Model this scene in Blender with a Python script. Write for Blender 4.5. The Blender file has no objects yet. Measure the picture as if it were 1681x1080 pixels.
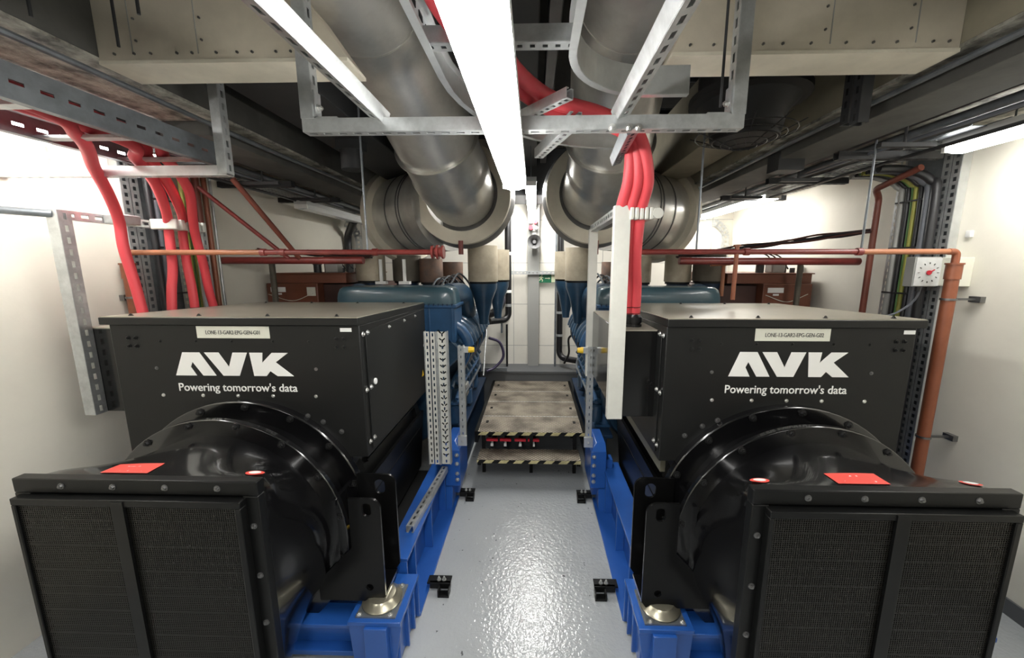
import bpy, math, random
from mathutils import Vector, Matrix
random.seed(7)
S = bpy.context.scene
COL = S.collection
R = math.radians
PI = math.pi

# ------------------------------------------------------------------ camera
H = 1.85
cam = bpy.data.objects.new('camera', bpy.data.cameras.new('camera'))
COL.objects.link(cam)
cam.location = (0, 0, H)
cam.rotation_euler = (R(90 - 9.342), 0, R(1.55))
cam.data.sensor_width = 36
cam.data.lens = 620 / 1681 * 36
cam.data.shift_x = -19.5 / 1681
cam.data.clip_start = 0.02
S.camera = cam

# ------------------------------------------------------------------ world, exposure
w = bpy.data.worlds.new('world'); S.world = w; w.use_nodes = True
w.node_tree.nodes['Background'].inputs[0].default_value = (0.75, 0.85, 1, 1)
w.node_tree.nodes['Background'].inputs[1].default_value = 0.05
S.view_settings.view_transform = 'Standard'
S.view_settings.look = 'None'
S.view_settings.gamma = 1
S.view_settings.use_curve_mapping = False
S.view_settings.exposure = 1.38
TUBE = 17.0          # emission of the lit diffusers

# ------------------------------------------------------------------ materials
M = {}
def mat(name, col, rough=.5, metal=0., noise=0., nscale=8., bump=0., bscale=60., coat=0., col2=None, emit=0., spec=.5, rnoise=0.):
    m = bpy.data.materials.new(name); m.use_nodes = True
    nt = m.node_tree; b = nt.nodes['Principled BSDF']
    b.inputs['Base Color'].default_value = (*col, 1)
    b.inputs['Roughness'].default_value = rough
    b.inputs['Metallic'].default_value = metal
    b.inputs['Coat Weight'].default_value = coat
    b.inputs['Coat Roughness'].default_value = .08
    b.inputs['Specular IOR Level'].default_value = spec
    tc = nt.nodes.new('ShaderNodeTexCoord')
    if noise or col2 or rnoise:
        n = nt.nodes.new('ShaderNodeTexNoise'); n.inputs['Scale'].default_value = nscale
        n.inputs['Detail'].default_value = 6; n.inputs['Roughness'].default_value = .65
        nt.links.new(tc.outputs['Object'], n.inputs['Vector'])
        r = nt.nodes.new('ShaderNodeValToRGB')
        c2 = col2 or tuple(c * (1 - noise) for c in col)
        r.color_ramp.elements[0].position = .38; r.color_ramp.elements[0].color = (*c2, 1)
        r.color_ramp.elements[1].position = .62; r.color_ramp.elements[1].color = (*col, 1)
        nt.links.new(n.outputs['Fac'], r.inputs['Fac'])
        if noise or col2: nt.links.new(r.outputs['Color'], b.inputs['Base Color'])
        if rnoise:
            mr = nt.nodes.new('ShaderNodeMapRange')
            mr.inputs['To Min'].default_value = max(.02, rough - rnoise); mr.inputs['To Max'].default_value = rough + rnoise
            nt.links.new(n.outputs['Fac'], mr.inputs['Value']); nt.links.new(mr.outputs['Result'], b.inputs['Roughness'])
    if bump:
        n2 = nt.nodes.new('ShaderNodeTexNoise'); n2.inputs['Scale'].default_value = bscale
        n2.inputs['Detail'].default_value = 3
        nt.links.new(tc.outputs['Object'], n2.inputs['Vector'])
        bp = nt.nodes.new('ShaderNodeBump'); bp.inputs['Strength'].default_value = bump; bp.inputs['Distance'].default_value = .01
        nt.links.new(n2.outputs['Fac'], bp.inputs['Height']); nt.links.new(bp.outputs['Normal'], b.inputs['Normal'])
    if emit:
        b.inputs['Emission Color'].default_value = (*(col if emit < 5 else (1, .985, .95)), 1)
        b.inputs['Emission Strength'].default_value = emit
    M[name] = m
    return m
mat('wall_white', (.80, .77, .67), .7, noise=.06, nscale=2, bump=.08, bscale=30)
mat('wall_block', (.78, .75, .67), .7, noise=.06, nscale=3, bump=.05, bscale=30)
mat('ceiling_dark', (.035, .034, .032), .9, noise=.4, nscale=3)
mat('skirting_grey', (.10, .105, .11), .5)
mat('soffit', (.40, .385, .33), .85, col2=(.09, .085, .072), nscale=9, bump=.6, bscale=45)
mat('soffit_face', (.085, .083, .075), .8, noise=.35, nscale=3)
mat('beam', (.60, .54, .43), .75, noise=.22, nscale=2.2, bump=.1, bscale=20)
mat('beam_lip', (.70, .65, .53), .75, noise=.18, nscale=3)
mat('olive_board', (.24, .215, .155), .75, noise=.2, nscale=3)
mat('dark_duct', (.025, .026, .028), .6, noise=.3, nscale=3)
mat('black_gloss', (.004, .004, .0045), .2, coat=.8, rnoise=.06, nscale=3)
mat('black_satin', (.0042, .0044, .0044), .36, spec=.28, rnoise=.06, nscale=4)
mat('black_sheet', (.0075, .0078, .0076), .42, spec=.35, bump=.015, bscale=120)
mat('black_box', (.006, .006, .006), .12)
mat('black_foot', (.004, .004, .004), .3, spec=.18, coat=.08)
mat('louvre_black', (.02, .02, .018), .3)
mat('black_matt', (.004, .004, .004), .6, spec=.3)
mat('bolt_steel', (.22, .22, .22), .35, metal=.9)
mat('bolt_bright', (.65, .65, .63), .3, metal=.9)
mat('bolt_black', (.03, .03, .03), .28, metal=.6)
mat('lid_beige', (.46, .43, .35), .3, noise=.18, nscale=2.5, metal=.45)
mat('galv', (.58, .60, .60), .42, metal=.75, noise=.22, nscale=18)
mat('galv_bright', (.72, .74, .74), .34, metal=.75, noise=.12, nscale=12)
mat('galv_dark', (.22, .24, .26), .42, metal=.6, noise=.25, nscale=12)
mat('strut_pale', (.62, .62, .57), .5, metal=.2, noise=.08, nscale=8)
mat('cladding', (.62, .61, .575), .33, metal=.7, noise=.22, nscale=4, bump=.12, bscale=14, rnoise=.08)
mat('cladding_dark', (.15, .147, .145), .45, metal=.6, noise=.25, nscale=4)
mat('cladding_cream', (.60, .56, .46), .5, metal=.2, noise=.12, nscale=5)
mat('seam', (.62, .61, .57), .3, metal=.85)
mat('silencer_tan', (.42, .37, .28), .55, metal=.3, noise=.25, nscale=6)
mat('silencer_dark', (.12, .105, .08), .6, metal=.2, noise=.3, nscale=6)
mat('silencer_rust', (.15, .085, .055), .65, col2=(.08, .055, .045), nscale=8)
mat('engine_blue', (.024, .062, .11), .32, noise=.35, nscale=7, coat=.3)
mat('engine_teal', (.045, .098, .125), .32, noise=.2, nscale=4, coat=.3)
mat('engine_mid', (.028, .088, .19), .38, noise=.2, nscale=6)
mat('engine_dark', (.010, .03, .07), .4, noise=.4, nscale=9)
mat('frame_blue', (.018, .095, .38), .32, noise=.12, nscale=5, coat=.25)
mat('frame_dark', (.05, .04, .03), .5)
mat('cable_red', (.66, .062, .078), .5)
mat('cable_red_dark', (.5, .02, .03), .45)
mat('cable_mark', (.12, .005, .008), .5)
mat('pipe_red', (.22, .035, .03), .38, noise=.35, nscale=6)
mat('pipe_orange', (.27, .085, .04), .42, noise=.18, nscale=5)
mat('pipe_orange_pale', (.40, .16, .08), .42, noise=.12, nscale=5)
mat('pipe_rust', (.20, .055, .035), .45, noise=.3, nscale=5)
mat('tank_brown', (.17, .055, .028), .42, noise=.25, nscale=4)
mat('tank_dark', (.06, .022, .016), .5, noise=.3, nscale=4)
mat('rubber', (.007, .007, .008), .35)
mat('cable_black', (.02, .02, .022), .4)
mat('cable_grey', (.13, .14, .16), .4)
mat('cable_yellow', (.30, .30, .06), .5)
mat('cable_green', (.10, .22, .06), .45)
mat('pvc_grey', (.32, .32, .30), .5)
mat('white_paint', (.85, .85, .82), .4)
mat('label_cream', (.70, .70, .60), .45)
mat('label_text', (.06, .06, .055), .5)
mat('label_white', (.80, .80, .78), .4)
mat('label_red', (.78, .08, .06), .45)
mat('label_yellow', (.85, .55, .02), .45)
mat('sign_green', (.01, .16, .07), .4)
mat('sign_glow', (.72, .76, .52), .5)
mat('zinc_gold', (.55, .52, .40), .28, metal=.85, noise=.25, nscale=7)
mat('red_plastic', (.55, .02, .04), .35)
mat('lens_clear', (.62, .64, .64), .2, metal=.2)
mat('lamp_body', (.55, .56, .55), .45)
mat('purple_hose', (.05, .04, .085), .35)
mat('dial', (.62, .63, .62), .45, noise=.12, nscale=30)
mat('diffuser_lit', (1, 1, 1), .5, emit=TUBE * 1.25)
mat('diffuser_side', (1, 1, 1), .5, emit=TUBE * .72)
mat('diffuser_back', (1, 1, 1), .5, emit=34)
mat('horn_grey', (.15, .15, .15), .4)
mat('flank_reflection', (.12, .115, .085), .35)  # olive grey stands in for the reflection on the alternator's side face

def floor_mat():
    m = bpy.data.materials.new('floor_paint'); m.use_nodes = True; nt = m.node_tree; b = nt.nodes['Principled BSDF']
    tc = nt.nodes.new('ShaderNodeTexCoord')
    n = nt.nodes.new('ShaderNodeTexNoise'); n.inputs['Scale'].default_value = 1.6; n.inputs['Detail'].default_value = 8
    r = nt.nodes.new('ShaderNodeValToRGB')
    r.color_ramp.elements[0].position = .3; r.color_ramp.elements[0].color = (.33, .35, .36, 1)
    r.color_ramp.elements[1].position = .7; r.color_ramp.elements[1].color = (.40, .42, .43, 1)
    nt.links.new(tc.outputs['Object'], n.inputs['Vector']); nt.links.new(n.outputs['Fac'], r.inputs['Fac'])
    # small scuffs and specks
    v = nt.nodes.new('ShaderNodeTexNoise'); v.inputs['Scale'].default_value = 26; v.inputs['Detail'].default_value = 2
    r2 = nt.nodes.new('ShaderNodeValToRGB'); r2.color_ramp.elements[0].position = .245; r2.color_ramp.elements[0].color = (.3, .3, .3, 1)
    r2.color_ramp.elements[1].position = .27; r2.color_ramp.elements[1].color = (1, 1, 1, 1)
    nt.links.new(tc.outputs['Object'], v.inputs['Vector']); nt.links.new(v.outputs['Fac'], r2.inputs['Fac'])
    mx = nt.nodes.new('ShaderNodeMix'); mx.data_type = 'RGBA'; mx.blend_type = 'MULTIPLY'; mx.inputs[0].default_value = 1
    nt.links.new(r.outputs['Color'], mx.inputs[6]); nt.links.new(r2.outputs['Color'], mx.inputs[7])
    nt.links.new(mx.outputs[2], b.inputs['Base Color'])
    b.inputs['Roughness'].default_value = .13; b.inputs['Specular IOR Level'].default_value = .5
    n2 = nt.nodes.new('ShaderNodeTexNoise'); n2.inputs['Scale'].default_value = 55; n2.inputs['Detail'].default_value = 2
    bp = nt.nodes.new('ShaderNodeBump'); bp.inputs['Strength'].default_value = .3; bp.inputs['Distance'].default_value = .01
    nt.links.new(tc.outputs['Object'], n2.inputs['Vector'])
    nt.links.new(n2.outputs['Fac'], bp.inputs['Height']); nt.links.new(bp.outputs['Normal'], b.inputs['Normal'])
    M['floor_paint'] = m
floor_mat()

def tread_mat():
    m = bpy.data.materials.new('tread_plate'); m.use_nodes = True; nt = m.node_tree; b = nt.nodes['Principled BSDF']
    tc = nt.nodes.new('ShaderNodeTexCoord')
    n = nt.nodes.new('ShaderNodeTexNoise'); n.inputs['Scale'].default_value = 5; n.inputs['Detail'].default_value = 7
    r = nt.nodes.new('ShaderNodeValToRGB')
    r.color_ramp.elements[0].position = .35; r.color_ramp.elements[0].color = (.17, .145, .115, 1)
    r.color_ramp.elements[1].position = .6; r.color_ramp.elements[1].color = (.47, .42, .34, 1)
    nt.links.new(tc.outputs['Object'], n.inputs['Vector']); nt.links.new(n.outputs['Fac'], r.inputs['Fac'])
    # five-bar style raised lozenges: two crossed wave sets
    def wave(rot):
        mp = nt.nodes.new('ShaderNodeMapping'); mp.inputs['Rotation'].default_value = (0, 0, rot)
        wv = nt.nodes.new('ShaderNodeTexWave'); wv.inputs['Scale'].default_value = 13
        nt.links.new(tc.outputs['Object'], mp.inputs['Vector']); nt.links.new(mp.outputs['Vector'], wv.inputs['Vector'])
        return wv
    w1, w2 = wave(R(45)), wave(R(-45))
    mu = nt.nodes.new('ShaderNodeMath'); mu.operation = 'MULTIPLY'
    nt.links.new(w1.outputs['Fac'], mu.inputs[0]); nt.links.new(w2.outputs['Fac'], mu.inputs[1])
    bp = nt.nodes.new('ShaderNodeBump'); bp.inputs['Strength'].default_value = .7; bp.inputs['Distance'].default_value = .006
    nt.links.new(mu.outputs[0], bp.inputs['Height']); nt.links.new(bp.outputs['Normal'], b.inputs['Normal'])
    mx = nt.nodes.new('ShaderNodeMix'); mx.data_type = 'RGBA'; mx.blend_type = 'MULTIPLY'; mx.inputs[0].default_value = .85
    cr = nt.nodes.new('ShaderNodeValToRGB'); cr.color_ramp.elements[0].color = (.35, .32, .28, 1); cr.color_ramp.elements[0].position = .08; cr.color_ramp.elements[1].position = .35
    nt.links.new(mu.outputs[0], cr.inputs['Fac'])
    nt.links.new(r.outputs['Color'], mx.inputs[6]); nt.links.new(cr.outputs['Color'], mx.inputs[7])
    nt.links.new(mx.outputs[2], b.inputs['Base Color'])
    b.inputs['Metallic'].default_value = .35; b.inputs['Roughness'].default_value = .42
    M['tread_plate'] = m
tread_mat()

def mesh_mat():       # fine woven wire: cells cut through by alpha
    m = bpy.data.materials.new('wire_mesh'); m.use_nodes = True; nt = m.node_tree; b = nt.nodes['Principled BSDF']
    b.inputs['Base Color'].default_value = (.022, .021, .018, 1); b.inputs['Roughness'].default_value = .35
    b.inputs['Metallic'].default_value = .4
    tc = nt.nodes.new('ShaderNodeTexCoord'); sp = nt.nodes.new('ShaderNodeSeparateXYZ')
    nt.links.new(tc.outputs['Object'], sp.inputs[0])
    outs = []
    for ax in ('X', 'Z'):
        a = nt.nodes.new('ShaderNodeMath'); a.operation = 'MULTIPLY'; a.inputs[1].default_value = 130
        f = nt.nodes.new('ShaderNodeMath'); f.operation = 'FRACT'
        g = nt.nodes.new('ShaderNodeMath'); g.operation = 'LESS_THAN'; g.inputs[1].default_value = .34
        nt.links.new(sp.outputs[ax], a.inputs[0]); nt.links.new(a.outputs[0], f.inputs[0]); nt.links.new(f.outputs[0], g.inputs[0])
        outs.append(g)
    mx = nt.nodes.new('ShaderNodeMath'); mx.operation = 'MAXIMUM'
    nt.links.new(outs[0].outputs[0], mx.inputs[0]); nt.links.new(outs[1].outputs[0], mx.inputs[1])
    nt.links.new(mx.outputs[0], b.inputs['Alpha'])
    M['wire_mesh'] = m
mesh_mat()

# ------------------------------------------------------------------ mesh builder
V = Vector
def basis(d, up=None):
    d = V(d).normalized()
    u = V(up) if up else (V((0, 0, 1)) if abs(d.z) < .9 else V((0, 1, 0)))
    a = u.cross(d).normalized(); b = d.cross(a).normalized()
    return a, b, d
def smooth(pts, n=6):
    P = [V(p) for p in pts]
    if len(P) < 3: return P
    out = []
    E = [P[0] * 2 - P[1]] + P + [P[-1] * 2 - P[-2]]
    for i in range(1, len(E) - 2):
        p0, p1, p2, p3 = E[i - 1:i + 3]
        for k in range(n):
            t = k / n
            out.append(.5 * ((2 * p1) + (p2 - p0) * t + (2 * p0 - 5 * p1 + 4 * p2 - p3) * t * t + (3 * p1 - p0 - 3 * p2 + p3) * t ** 3))
    out.append(P[-1]); return out
def fillet(pts, r, n=6):
    P = [V(p) for p in pts]; out = [P[0]]
    for i in range(1, len(P) - 1):
        a = (P[i - 1] - P[i]); b = (P[i + 1] - P[i])
        ang = a.angle(b); 
        if abs(ang - PI) < .05: out.append(P[i]); continue
        d = min(r / math.tan(ang / 2), a.length * .49, b.length * .49)
        rr = d * math.tan(ang / 2); a.normalize(); b.normalize()
        bis = (a + b).normalized(); c = P[i] + bis * (rr / math.sin(ang / 2))
        s = P[i] + a * d - c; e = P[i] + b * d - c
        tot = s.angle(e)
        for k in range(n + 1):
            t = k / n
            v = (s * math.sin((1 - t) * tot) + e * math.sin(t * tot)) / math.sin(tot)
            out.append(c + v)
    out.append(P[-1]); return out
ORIG = {}
class MB:
    def __init__(s): s.v = []; s.f = []
    def add(s, vs, fs):
        o = len(s.v); s.v += [V(v) for v in vs]; s.f += [[i + o for i in f] for f in fs]; return s
    def hexa(s, p): return s.add(p, [(0, 3, 2, 1), (4, 5, 6, 7), (0, 1, 5, 4), (1, 2, 6, 5), (2, 3, 7, 6), (3, 0, 4, 7)])
    def box(s, x0, x1, y0, y1, z0, z1):
        x0, x1 = sorted((x0, x1)); y0, y1 = sorted((y0, y1)); z0, z1 = sorted((z0, z1))
        return s.hexa([(x0, y0, z0), (x1, y0, z0), (x1, y1, z0), (x0, y1, z0), (x0, y0, z1), (x1, y0, z1), (x1, y1, z1), (x0, y1, z1)])
    def obox(s, c, ax, ay, az, hx, hy, hz):
        c = V(c); X = V(ax).normalized() * hx; Y = V(ay).normalized() * hy; Z = V(az).normalized() * hz
        return s.hexa([c - X - Y - Z, c + X - Y - Z, c + X + Y - Z, c - X + Y - Z, c - X - Y + Z, c + X - Y + Z, c + X + Y + Z, c - X + Y + Z])
    def bar(s, p0, p1, wd, ht, up=(0, 0, 1)):
        p0 = V(p0); p1 = V(p1); a, b, d = basis(p1 - p0, up)
        return s.obox((p0 + p1) / 2, a, b, d, wd / 2, ht / 2, (p1 - p0).length / 2)
    def cyl(s, p0, p1, r0, r1=None, n=24, cap=True):
        r1 = r0 if r1 is None else r1
        return s.rings([(p0, r0), (p1, r1)], n, cap)
    def rings(s, rs, n=24, cap=True, closed=False):      # straight-axis rings
        p0 = V(rs[0][0]); p1 = V(rs[-1][0]); a, b, d = basis(p1 - p0)
        return s._loft([[V(p) + a * (r * math.cos(2 * PI * k / n)) + b * (r * math.sin(2 * PI * k / n)) for k in range(n)] for p, r in rs], cap)
    def lathe(s, o, axis, prof, n=32, cap=False):         # prof: (distance along axis, radius)
        o = V(o); a, b, d = basis(axis)
        return s._loft([[o + d * h + a * (r * math.cos(2 * PI * k / n)) + b * (r * math.sin(2 * PI * k / n)) for k in range(n)] for h, r in prof], cap)
    def _loft(s, loops, cap=True):
        n = len(loops[0]); o = len(s.v)
        for l in loops: s.v += [V(p) for p in l]
        for i in range(len(loops) - 1):
            for k in range(n):
                k2 = (k + 1) % n
                s.f.append([o + i * n + k, o + i * n + k2, o + (i + 1) * n + k2, o + (i + 1) * n + k])
        if cap:
            s.f.append([o + k for k in range(n)][::-1]); s.f.append([o + (len(loops) - 1) * n + k for k in range(n)])
        return s
    def tube(s, pts, r, n=12, cap=True):
        P = [V(p) for p in pts]
        d = (P[1] - P[0]).normalized(); a, b, _ = basis(d)
        loops = []
        for i, p in enumerate(P):
            if i == 0: t = P[1] - P[0]
            elif i == len(P) - 1: t = P[-1] - P[-2]
            else: t = (P[i + 1] - P[i]).normalized() + (P[i] - P[i - 1]).normalized()
            t.normalize()
            a = (a - t * a.dot(t)).normalized(); b = t.cross(a)
            rr = r[i] if isinstance(r, (list, tuple)) else r
            k_ = 1.0
            loops.append([p + (a * math.cos(2 * PI * k / n) + b * math.sin(2 * PI * k / n)) * rr * k_ for k in range(n)])
        return s._loft(loops, cap)
    def prism(s, poly, o, ax, ay, dep):                   # 2D polygon extruded along ax x ay
        o = V(o); ax = V(ax).normalized(); ay = V(ay).normalized(); nz = ax.cross(ay) * dep
        n = len(poly); b = [o + ax * x + ay * y for x, y in poly]
        return s.add(b + [p + nz for p in b], [list(range(n))[::-1], [n + k for k in range(n)]] + [[k, (k + 1) % n, n + (k + 1) % n, n + k] for k in range(n)])
    def perf(s, p0, p1, wdir, W, th=.003, sl=.028, sw=.013, pitch=.05):   # slotted strip from p0 to p1, centred
        p0 = V(p0); p1 = V(p1); d = (p1 - p0); L = d.length; d.normalize(); wd = V(wdir); wd = (wd - d * wd.dot(d)).normalized(); nn = d.cross(wd)
        c = (p0 + p1) / 2; e = (W - sw) / 4
        for sg in (-1, 1): s.obox(c + wd * sg * (sw / 2 + e), wd, nn, d, e, th / 2, L / 2)
        n = max(1, int(L / pitch)); pt = L / n
        for i in range(n + 1):
            q = p0 + d * (i * pt); hb = (pt - sl) / 2
            if i in (0, n): hb *= .5; q = q + d * (hb if i == 0 else -hb)
            s.obox(q, wd, nn, d, sw / 2, th / 2, hb)
        return s
    def strut(s, p0, p1, web, W=.041, th=.0028, **k):     # C channel, slotted web facing `web`
        p0 = V(p0); p1 = V(p1); d = (p1 - p0).normalized(); wb = V(web); wb = (wb - d * wb.dot(d)).normalized(); sd = d.cross(wb)
        s.perf(p0 + wb * W / 2, p1 + wb * W / 2, sd, W, th, **k)
        for g in (-1, 1):
            c = (p0 + p1) / 2 + sd * g * (W / 2); s.obox(c, sd, wb, d, th / 2, W / 2, (p1 - p0).length / 2)
            s.obox(c - sd * g * .005 - wb * W / 2, sd, wb, d, .006, th / 2, (p1 - p0).length / 2)
        return s
    def build(s, name, m, parent=None, org=None, bevel=0, sm=True, ang=35):
        me = bpy.data.meshes.new(name)
        o = ORIG.get(parent.name, V((0, 0, 0))) if parent else (V(org) if org else None)
        if o is None:
            xs = [v.x for v in s.v]; ys = [v.y for v in s.v]; zs = [v.z for v in s.v]
            o = V(((min(xs) + max(xs)) / 2, (min(ys) + max(ys)) / 2, min(zs)))
        me.from_pydata([v - o for v in s.v], [], s.f); me.update()
        bm_fix(me)
        if sm:
            for p in me.polygons: p.use_smooth = True
            me.set_sharp_from_angle(angle=R(ang))
        me.materials.append(M[m] if isinstance(m, str) else m)
        ob = bpy.data.objects.new(name, me); COL.objects.link(ob)
        if parent: ob.parent = parent
        else: ob.location = o
        ORIG[ob.name] = o
        if bevel:
            b = ob.modifiers.new('bevel', 'BEVEL'); b.width = bevel; b.segments = 2; b.limit_method = 'ANGLE'; b.angle_limit = R(40)
        return ob
import bmesh
def bm_fix(me):
    b = bmesh.new(); b.from_mesh(me); bmesh.ops.recalc_face_normals(b, faces=b.faces); b.to_mesh(me); b.free()
def tag(o, label, cat, group=None):
    o['label'] = label; o['category'] = cat
    if group: o['group'] = group
    return o
def thing(name, label, cat, loc, group=None):
    o = bpy.data.objects.new(name, None); COL.objects.link(o); o.location = loc; o.empty_display_size = .1
    ORIG[o.name] = V(loc); tag(o, label, cat, group); return o
def struct(name, mb, m, **k):
    o = mb.build(name, m, **k)
    if not k.get('parent'): o['kind'] = 'structure'
    return o
def copy_child(src, parent, loc, rot=None, name=None):
    c = src.copy(); COL.objects.link(c); c.parent = parent; c.location = V(loc) - ORIG.get(parent.name, V((0, 0, 0)))
    if rot: c.rotation_euler = rot
    return c
BOLT = {}
def bolt(parent, p, n=(0, -1, 0), r=.009, m='bolt_steel', h=.008, name='bolt'):
    key = (r, m, h)
    if key not in BOLT:
        me = bpy.data.meshes.new('bolt'); mb = MB()
        mb.cyl((0, 0, 0), (0, 0, h * .3), r * 1.45, n=14); mb.cyl((0, 0, h * .3), (0, 0, h), r, r * .92, n=6); mb.cyl((0, 0, h), (0, 0, h * 1.35), r * .5, n=8)
        me.from_pydata(mb.v, [], mb.f); me.update(); bm_fix(me); me.materials.append(M[m]); BOLT[key] = me
    o = bpy.data.objects.new(name, BOLT[key]); COL.objects.link(o); o.parent = parent
    o.location = V(p) - ORIG[parent.name]; o.rotation_euler = V(n).to_track_quat('Z', 'Y').to_euler()
    return o
def text(s, name, m, o, ax, ay, width, height=None, parent=None, dep=.0012, bold=0.0):
    cu = bpy.data.curves.new('t', 'FONT'); cu.body = s; cu.extrude = .02; cu.align_x = 'LEFT'; cu.offset = bold; cu.resolution_u = 3
    ob = bpy.data.objects.new('t', cu); COL.objects.link(ob)
    dg = bpy.context.evaluated_depsgraph_get(); me = bpy.data.meshes.new_from_object(ob.evaluated_get(dg))
    bpy.data.objects.remove(ob)
    xs = [v.co.x for v in me.vertices]; ys = [v.co.y for v in me.vertices]
    k = width / (max(xs) - min(xs)); ky = height / (max(ys) - min(ys)) if height else k
    ax = V(ax).normalized(); ay = V(ay).normalized(); nz = ax.cross(ay)
    org = ORIG[parent.name]
    x0, y0 = min(xs), min(ys)
    for v in me.vertices:
        c = v.co.copy(); v.co = V(o) + ax * (c.x - x0) * k + ay * (c.y - y0) * ky + nz * (dep if c.z > 0 else -.001) - org
    me.materials.clear(); me.materials.append(M[m])
    r = bpy.data.objects.new(name, me); COL.objects.link(r); r.parent = parent; ORIG[r.name] = org
    return r

# ------------------------------------------------------------------ room shell
XL, XR, YB, YF, ZC = -2.50, 2.56, 5.1, -5.0, 3.45
struct('floor', MB().box(XL - .1, XR + .1, YF - .1, YB + .1, -.1, 0), 'floor_paint')
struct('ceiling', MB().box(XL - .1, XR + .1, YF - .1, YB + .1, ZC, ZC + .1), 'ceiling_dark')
struct('wall_left', MB().box(XL - .1, XL, YF - .1, YB + .1, 0, ZC), 'wall_white')
struct('wall_right', MB().box(XR, XR + .1, YF - .1, YB + .1, 0, ZC), 'wall_white')
mb = MB().box(XL, XR, YB, YB + .1, 0, ZC)
wb = struct('wall_back', mb, 'wall_block')
j = MB()
for z in (.78, 1.35, 1.9, 2.45): j.box(XL, XR, YB - .001, YB + .02, z, z + .006)
for x in (-2.3, -1.9, -1.45, -.28, .36, .9, 1.9, 2.3): j.box(x, x + .006, YB - .001, YB + .02, .5, ZC)
struct('wall_joint', j, 'pvc_grey', parent=wb)
struct('wall_front', MB().box(XL, XR, YF - .1, YF, 0, ZC), 'pvc_grey')
struct('baseboard_right', MB().box(XR - .012, XR, YF, YB, 0, .09), 'skirting_grey')
struct('trim_1', MB().box(-1.2, 1.2, 4.70, YB, 0, .52).box(-1.2, 1.2, 4.69, 4.73, .50, .525), 'skirting_grey')
# soffits over both side walls, and the boarded cross beam
SL, SR, SZ, BY = -1.56, 1.43, 2.577, 1.45
sl = struct('trim_2', MB().box(XL, SL, YF, YB, SZ, SZ + .012), 'soffit')
sr = struct('trim_3', MB().box(SR, XR, YF, YB, SZ, SZ + .012), 'soffit')
struct('trim_4', MB().box(XL, SL - .002, YF, YB, SZ + .014, ZC), 'soffit_face')
struct('trim_5', MB().box(SR + .002, XR, YF, YB, SZ + .014, ZC), 'olive_board')
def beam(n, xs, xb, xt):      # boards scribed on a slant where the exhaust duct passes
    g = 1 if xs < 0 else -1
    P = [(xs, SZ), (xb, SZ), (xt, 2.86), (xt, ZC), (xs, ZC)]
    t = struct(n, MB().add([(a, BY, z) for a, z in P] + [(a, BY + .14, z) for a, z in P], [(0, 1, 2, 3, 4), (9, 8, 7, 6, 5)] + [(k, (k + 1) % 5, 5 + (k + 1) % 5, 5 + k) for k in range(5)]), 'beam')
    struct('beam_soffit_board', MB().box(xs, xb, BY - .004, BY + .146, SZ - .012, SZ), 'beam_lip', parent=t)
    k = MB(); a, b = sorted((xs, xb)); x = a + .06
    while x < b - .03:
        k.cyl((x, BY + .002, SZ + .022), (x, BY - .005, SZ + .022), .0045, n=8)
        x += .05 + random.random() * .07
    for q in (.52, .18):
        x = xs + (xt - xs) * q
        for z in (2.64, 2.71, 2.78, 2.84): k.cyl((x + g * .02, BY + .002, z), (x + g * .02, BY - .005, z), .004, n=8)
    struct('rivet', k, 'bolt_steel', parent=t)
    k = MB()
    for q in (.52, .18):
        x = xs + (xt - xs) * q; k.box(x, x + .003, BY - .002, BY, SZ + .02, ZC)
    struct('panel_seam', k, 'pvc_grey', parent=t)
beam('trim_6', SL, -.66, -.86)
beam('trim_7', SR, .47, .60)

# ------------------------------------------------------------------ lamps
def lamp(label, x, y0, y1, z, wd=.13, ht=.085, lit=True, m='diffuser_lit'):
    t = thing('fluorescent_light', label, 'light', (x, (y0 + y1) / 2, z), 'surface batten lights of the plant room')
    h = wd / 2
    prof = [(-h, .0), (-h * .82, -ht * .45), (-h * .4, -ht * .55), (h * .4, -ht * .55), (h * .82, -ht * .45), (h, 0)]
    mb = MB(); L = []
    for y in (y0 + .02, y1 - .02): L.append([(x + a, y, z + ht * .55 + b) for a, b in prof])
    mb._loft(L, True).build('diffuser', m if lit else 'lens_clear', t, bevel=0)
    MB().box(x - h * 1.02, x + h * 1.02, y0, y1, z + ht * .56, z + ht).build('housing', 'lamp_body', t)
    for a, b in ((y0, y0 + .018), (y1 - .018, y1)): MB().box(x - h, x + h, a, b, z + ht * .1, z + ht * .6).build('end_cap', 'white_paint', t)
    for yy in (y0 + .25, y1 - .25):
        MB().cyl((x, yy, z + ht), (x, yy, ZC if abs(x) < 1.2 else SZ), .004, n=8).build('drop_rod', 'galv_dark', t)
    return t
lamp('large lit batten light hanging over the middle of the aisle', -.095, .35, 1.87, 2.205, .108, .08)
lamp('lit batten light along the right wall nearest the camera', 2.23, .75, 2.20, 2.44, .13, .08, m='diffuser_side')
lamp('lit batten light along the right wall farther back, above the brown tank', 2.12, 3.55, 5.0, 2.44, .13, .08, m='diffuser_side')
lamp('lit batten light along the left wall, seen through the cable ladder', -2.2, .8, 2.22, 2.43, .13, .08, m='diffuser_side')
lamp('unlit grey batten light high on the left wall above the brown tank', -2.18, 3.60, 4.95, 2.38, .12, .08, lit=False)
lamp('lit batten light over the aisle behind the camera', -.135, -2.0, -.5, 2.20, .148, .1)
lamp('lit batten light along the right wall behind the camera', 2.2, -2.4, -.9, 2.44, .13, .08, m='diffuser_side')
lamp('lit batten light along the left wall behind the camera', -2.15, -2.4, -.9, 2.42, .13, .08, m='diffuser_side')
lamp('lit batten light over the back of the aisle, seen end on between the exhaust rings', -.035, 3.35, 4.98, 2.52, .10, .08, m='diffuser_back')

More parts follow.
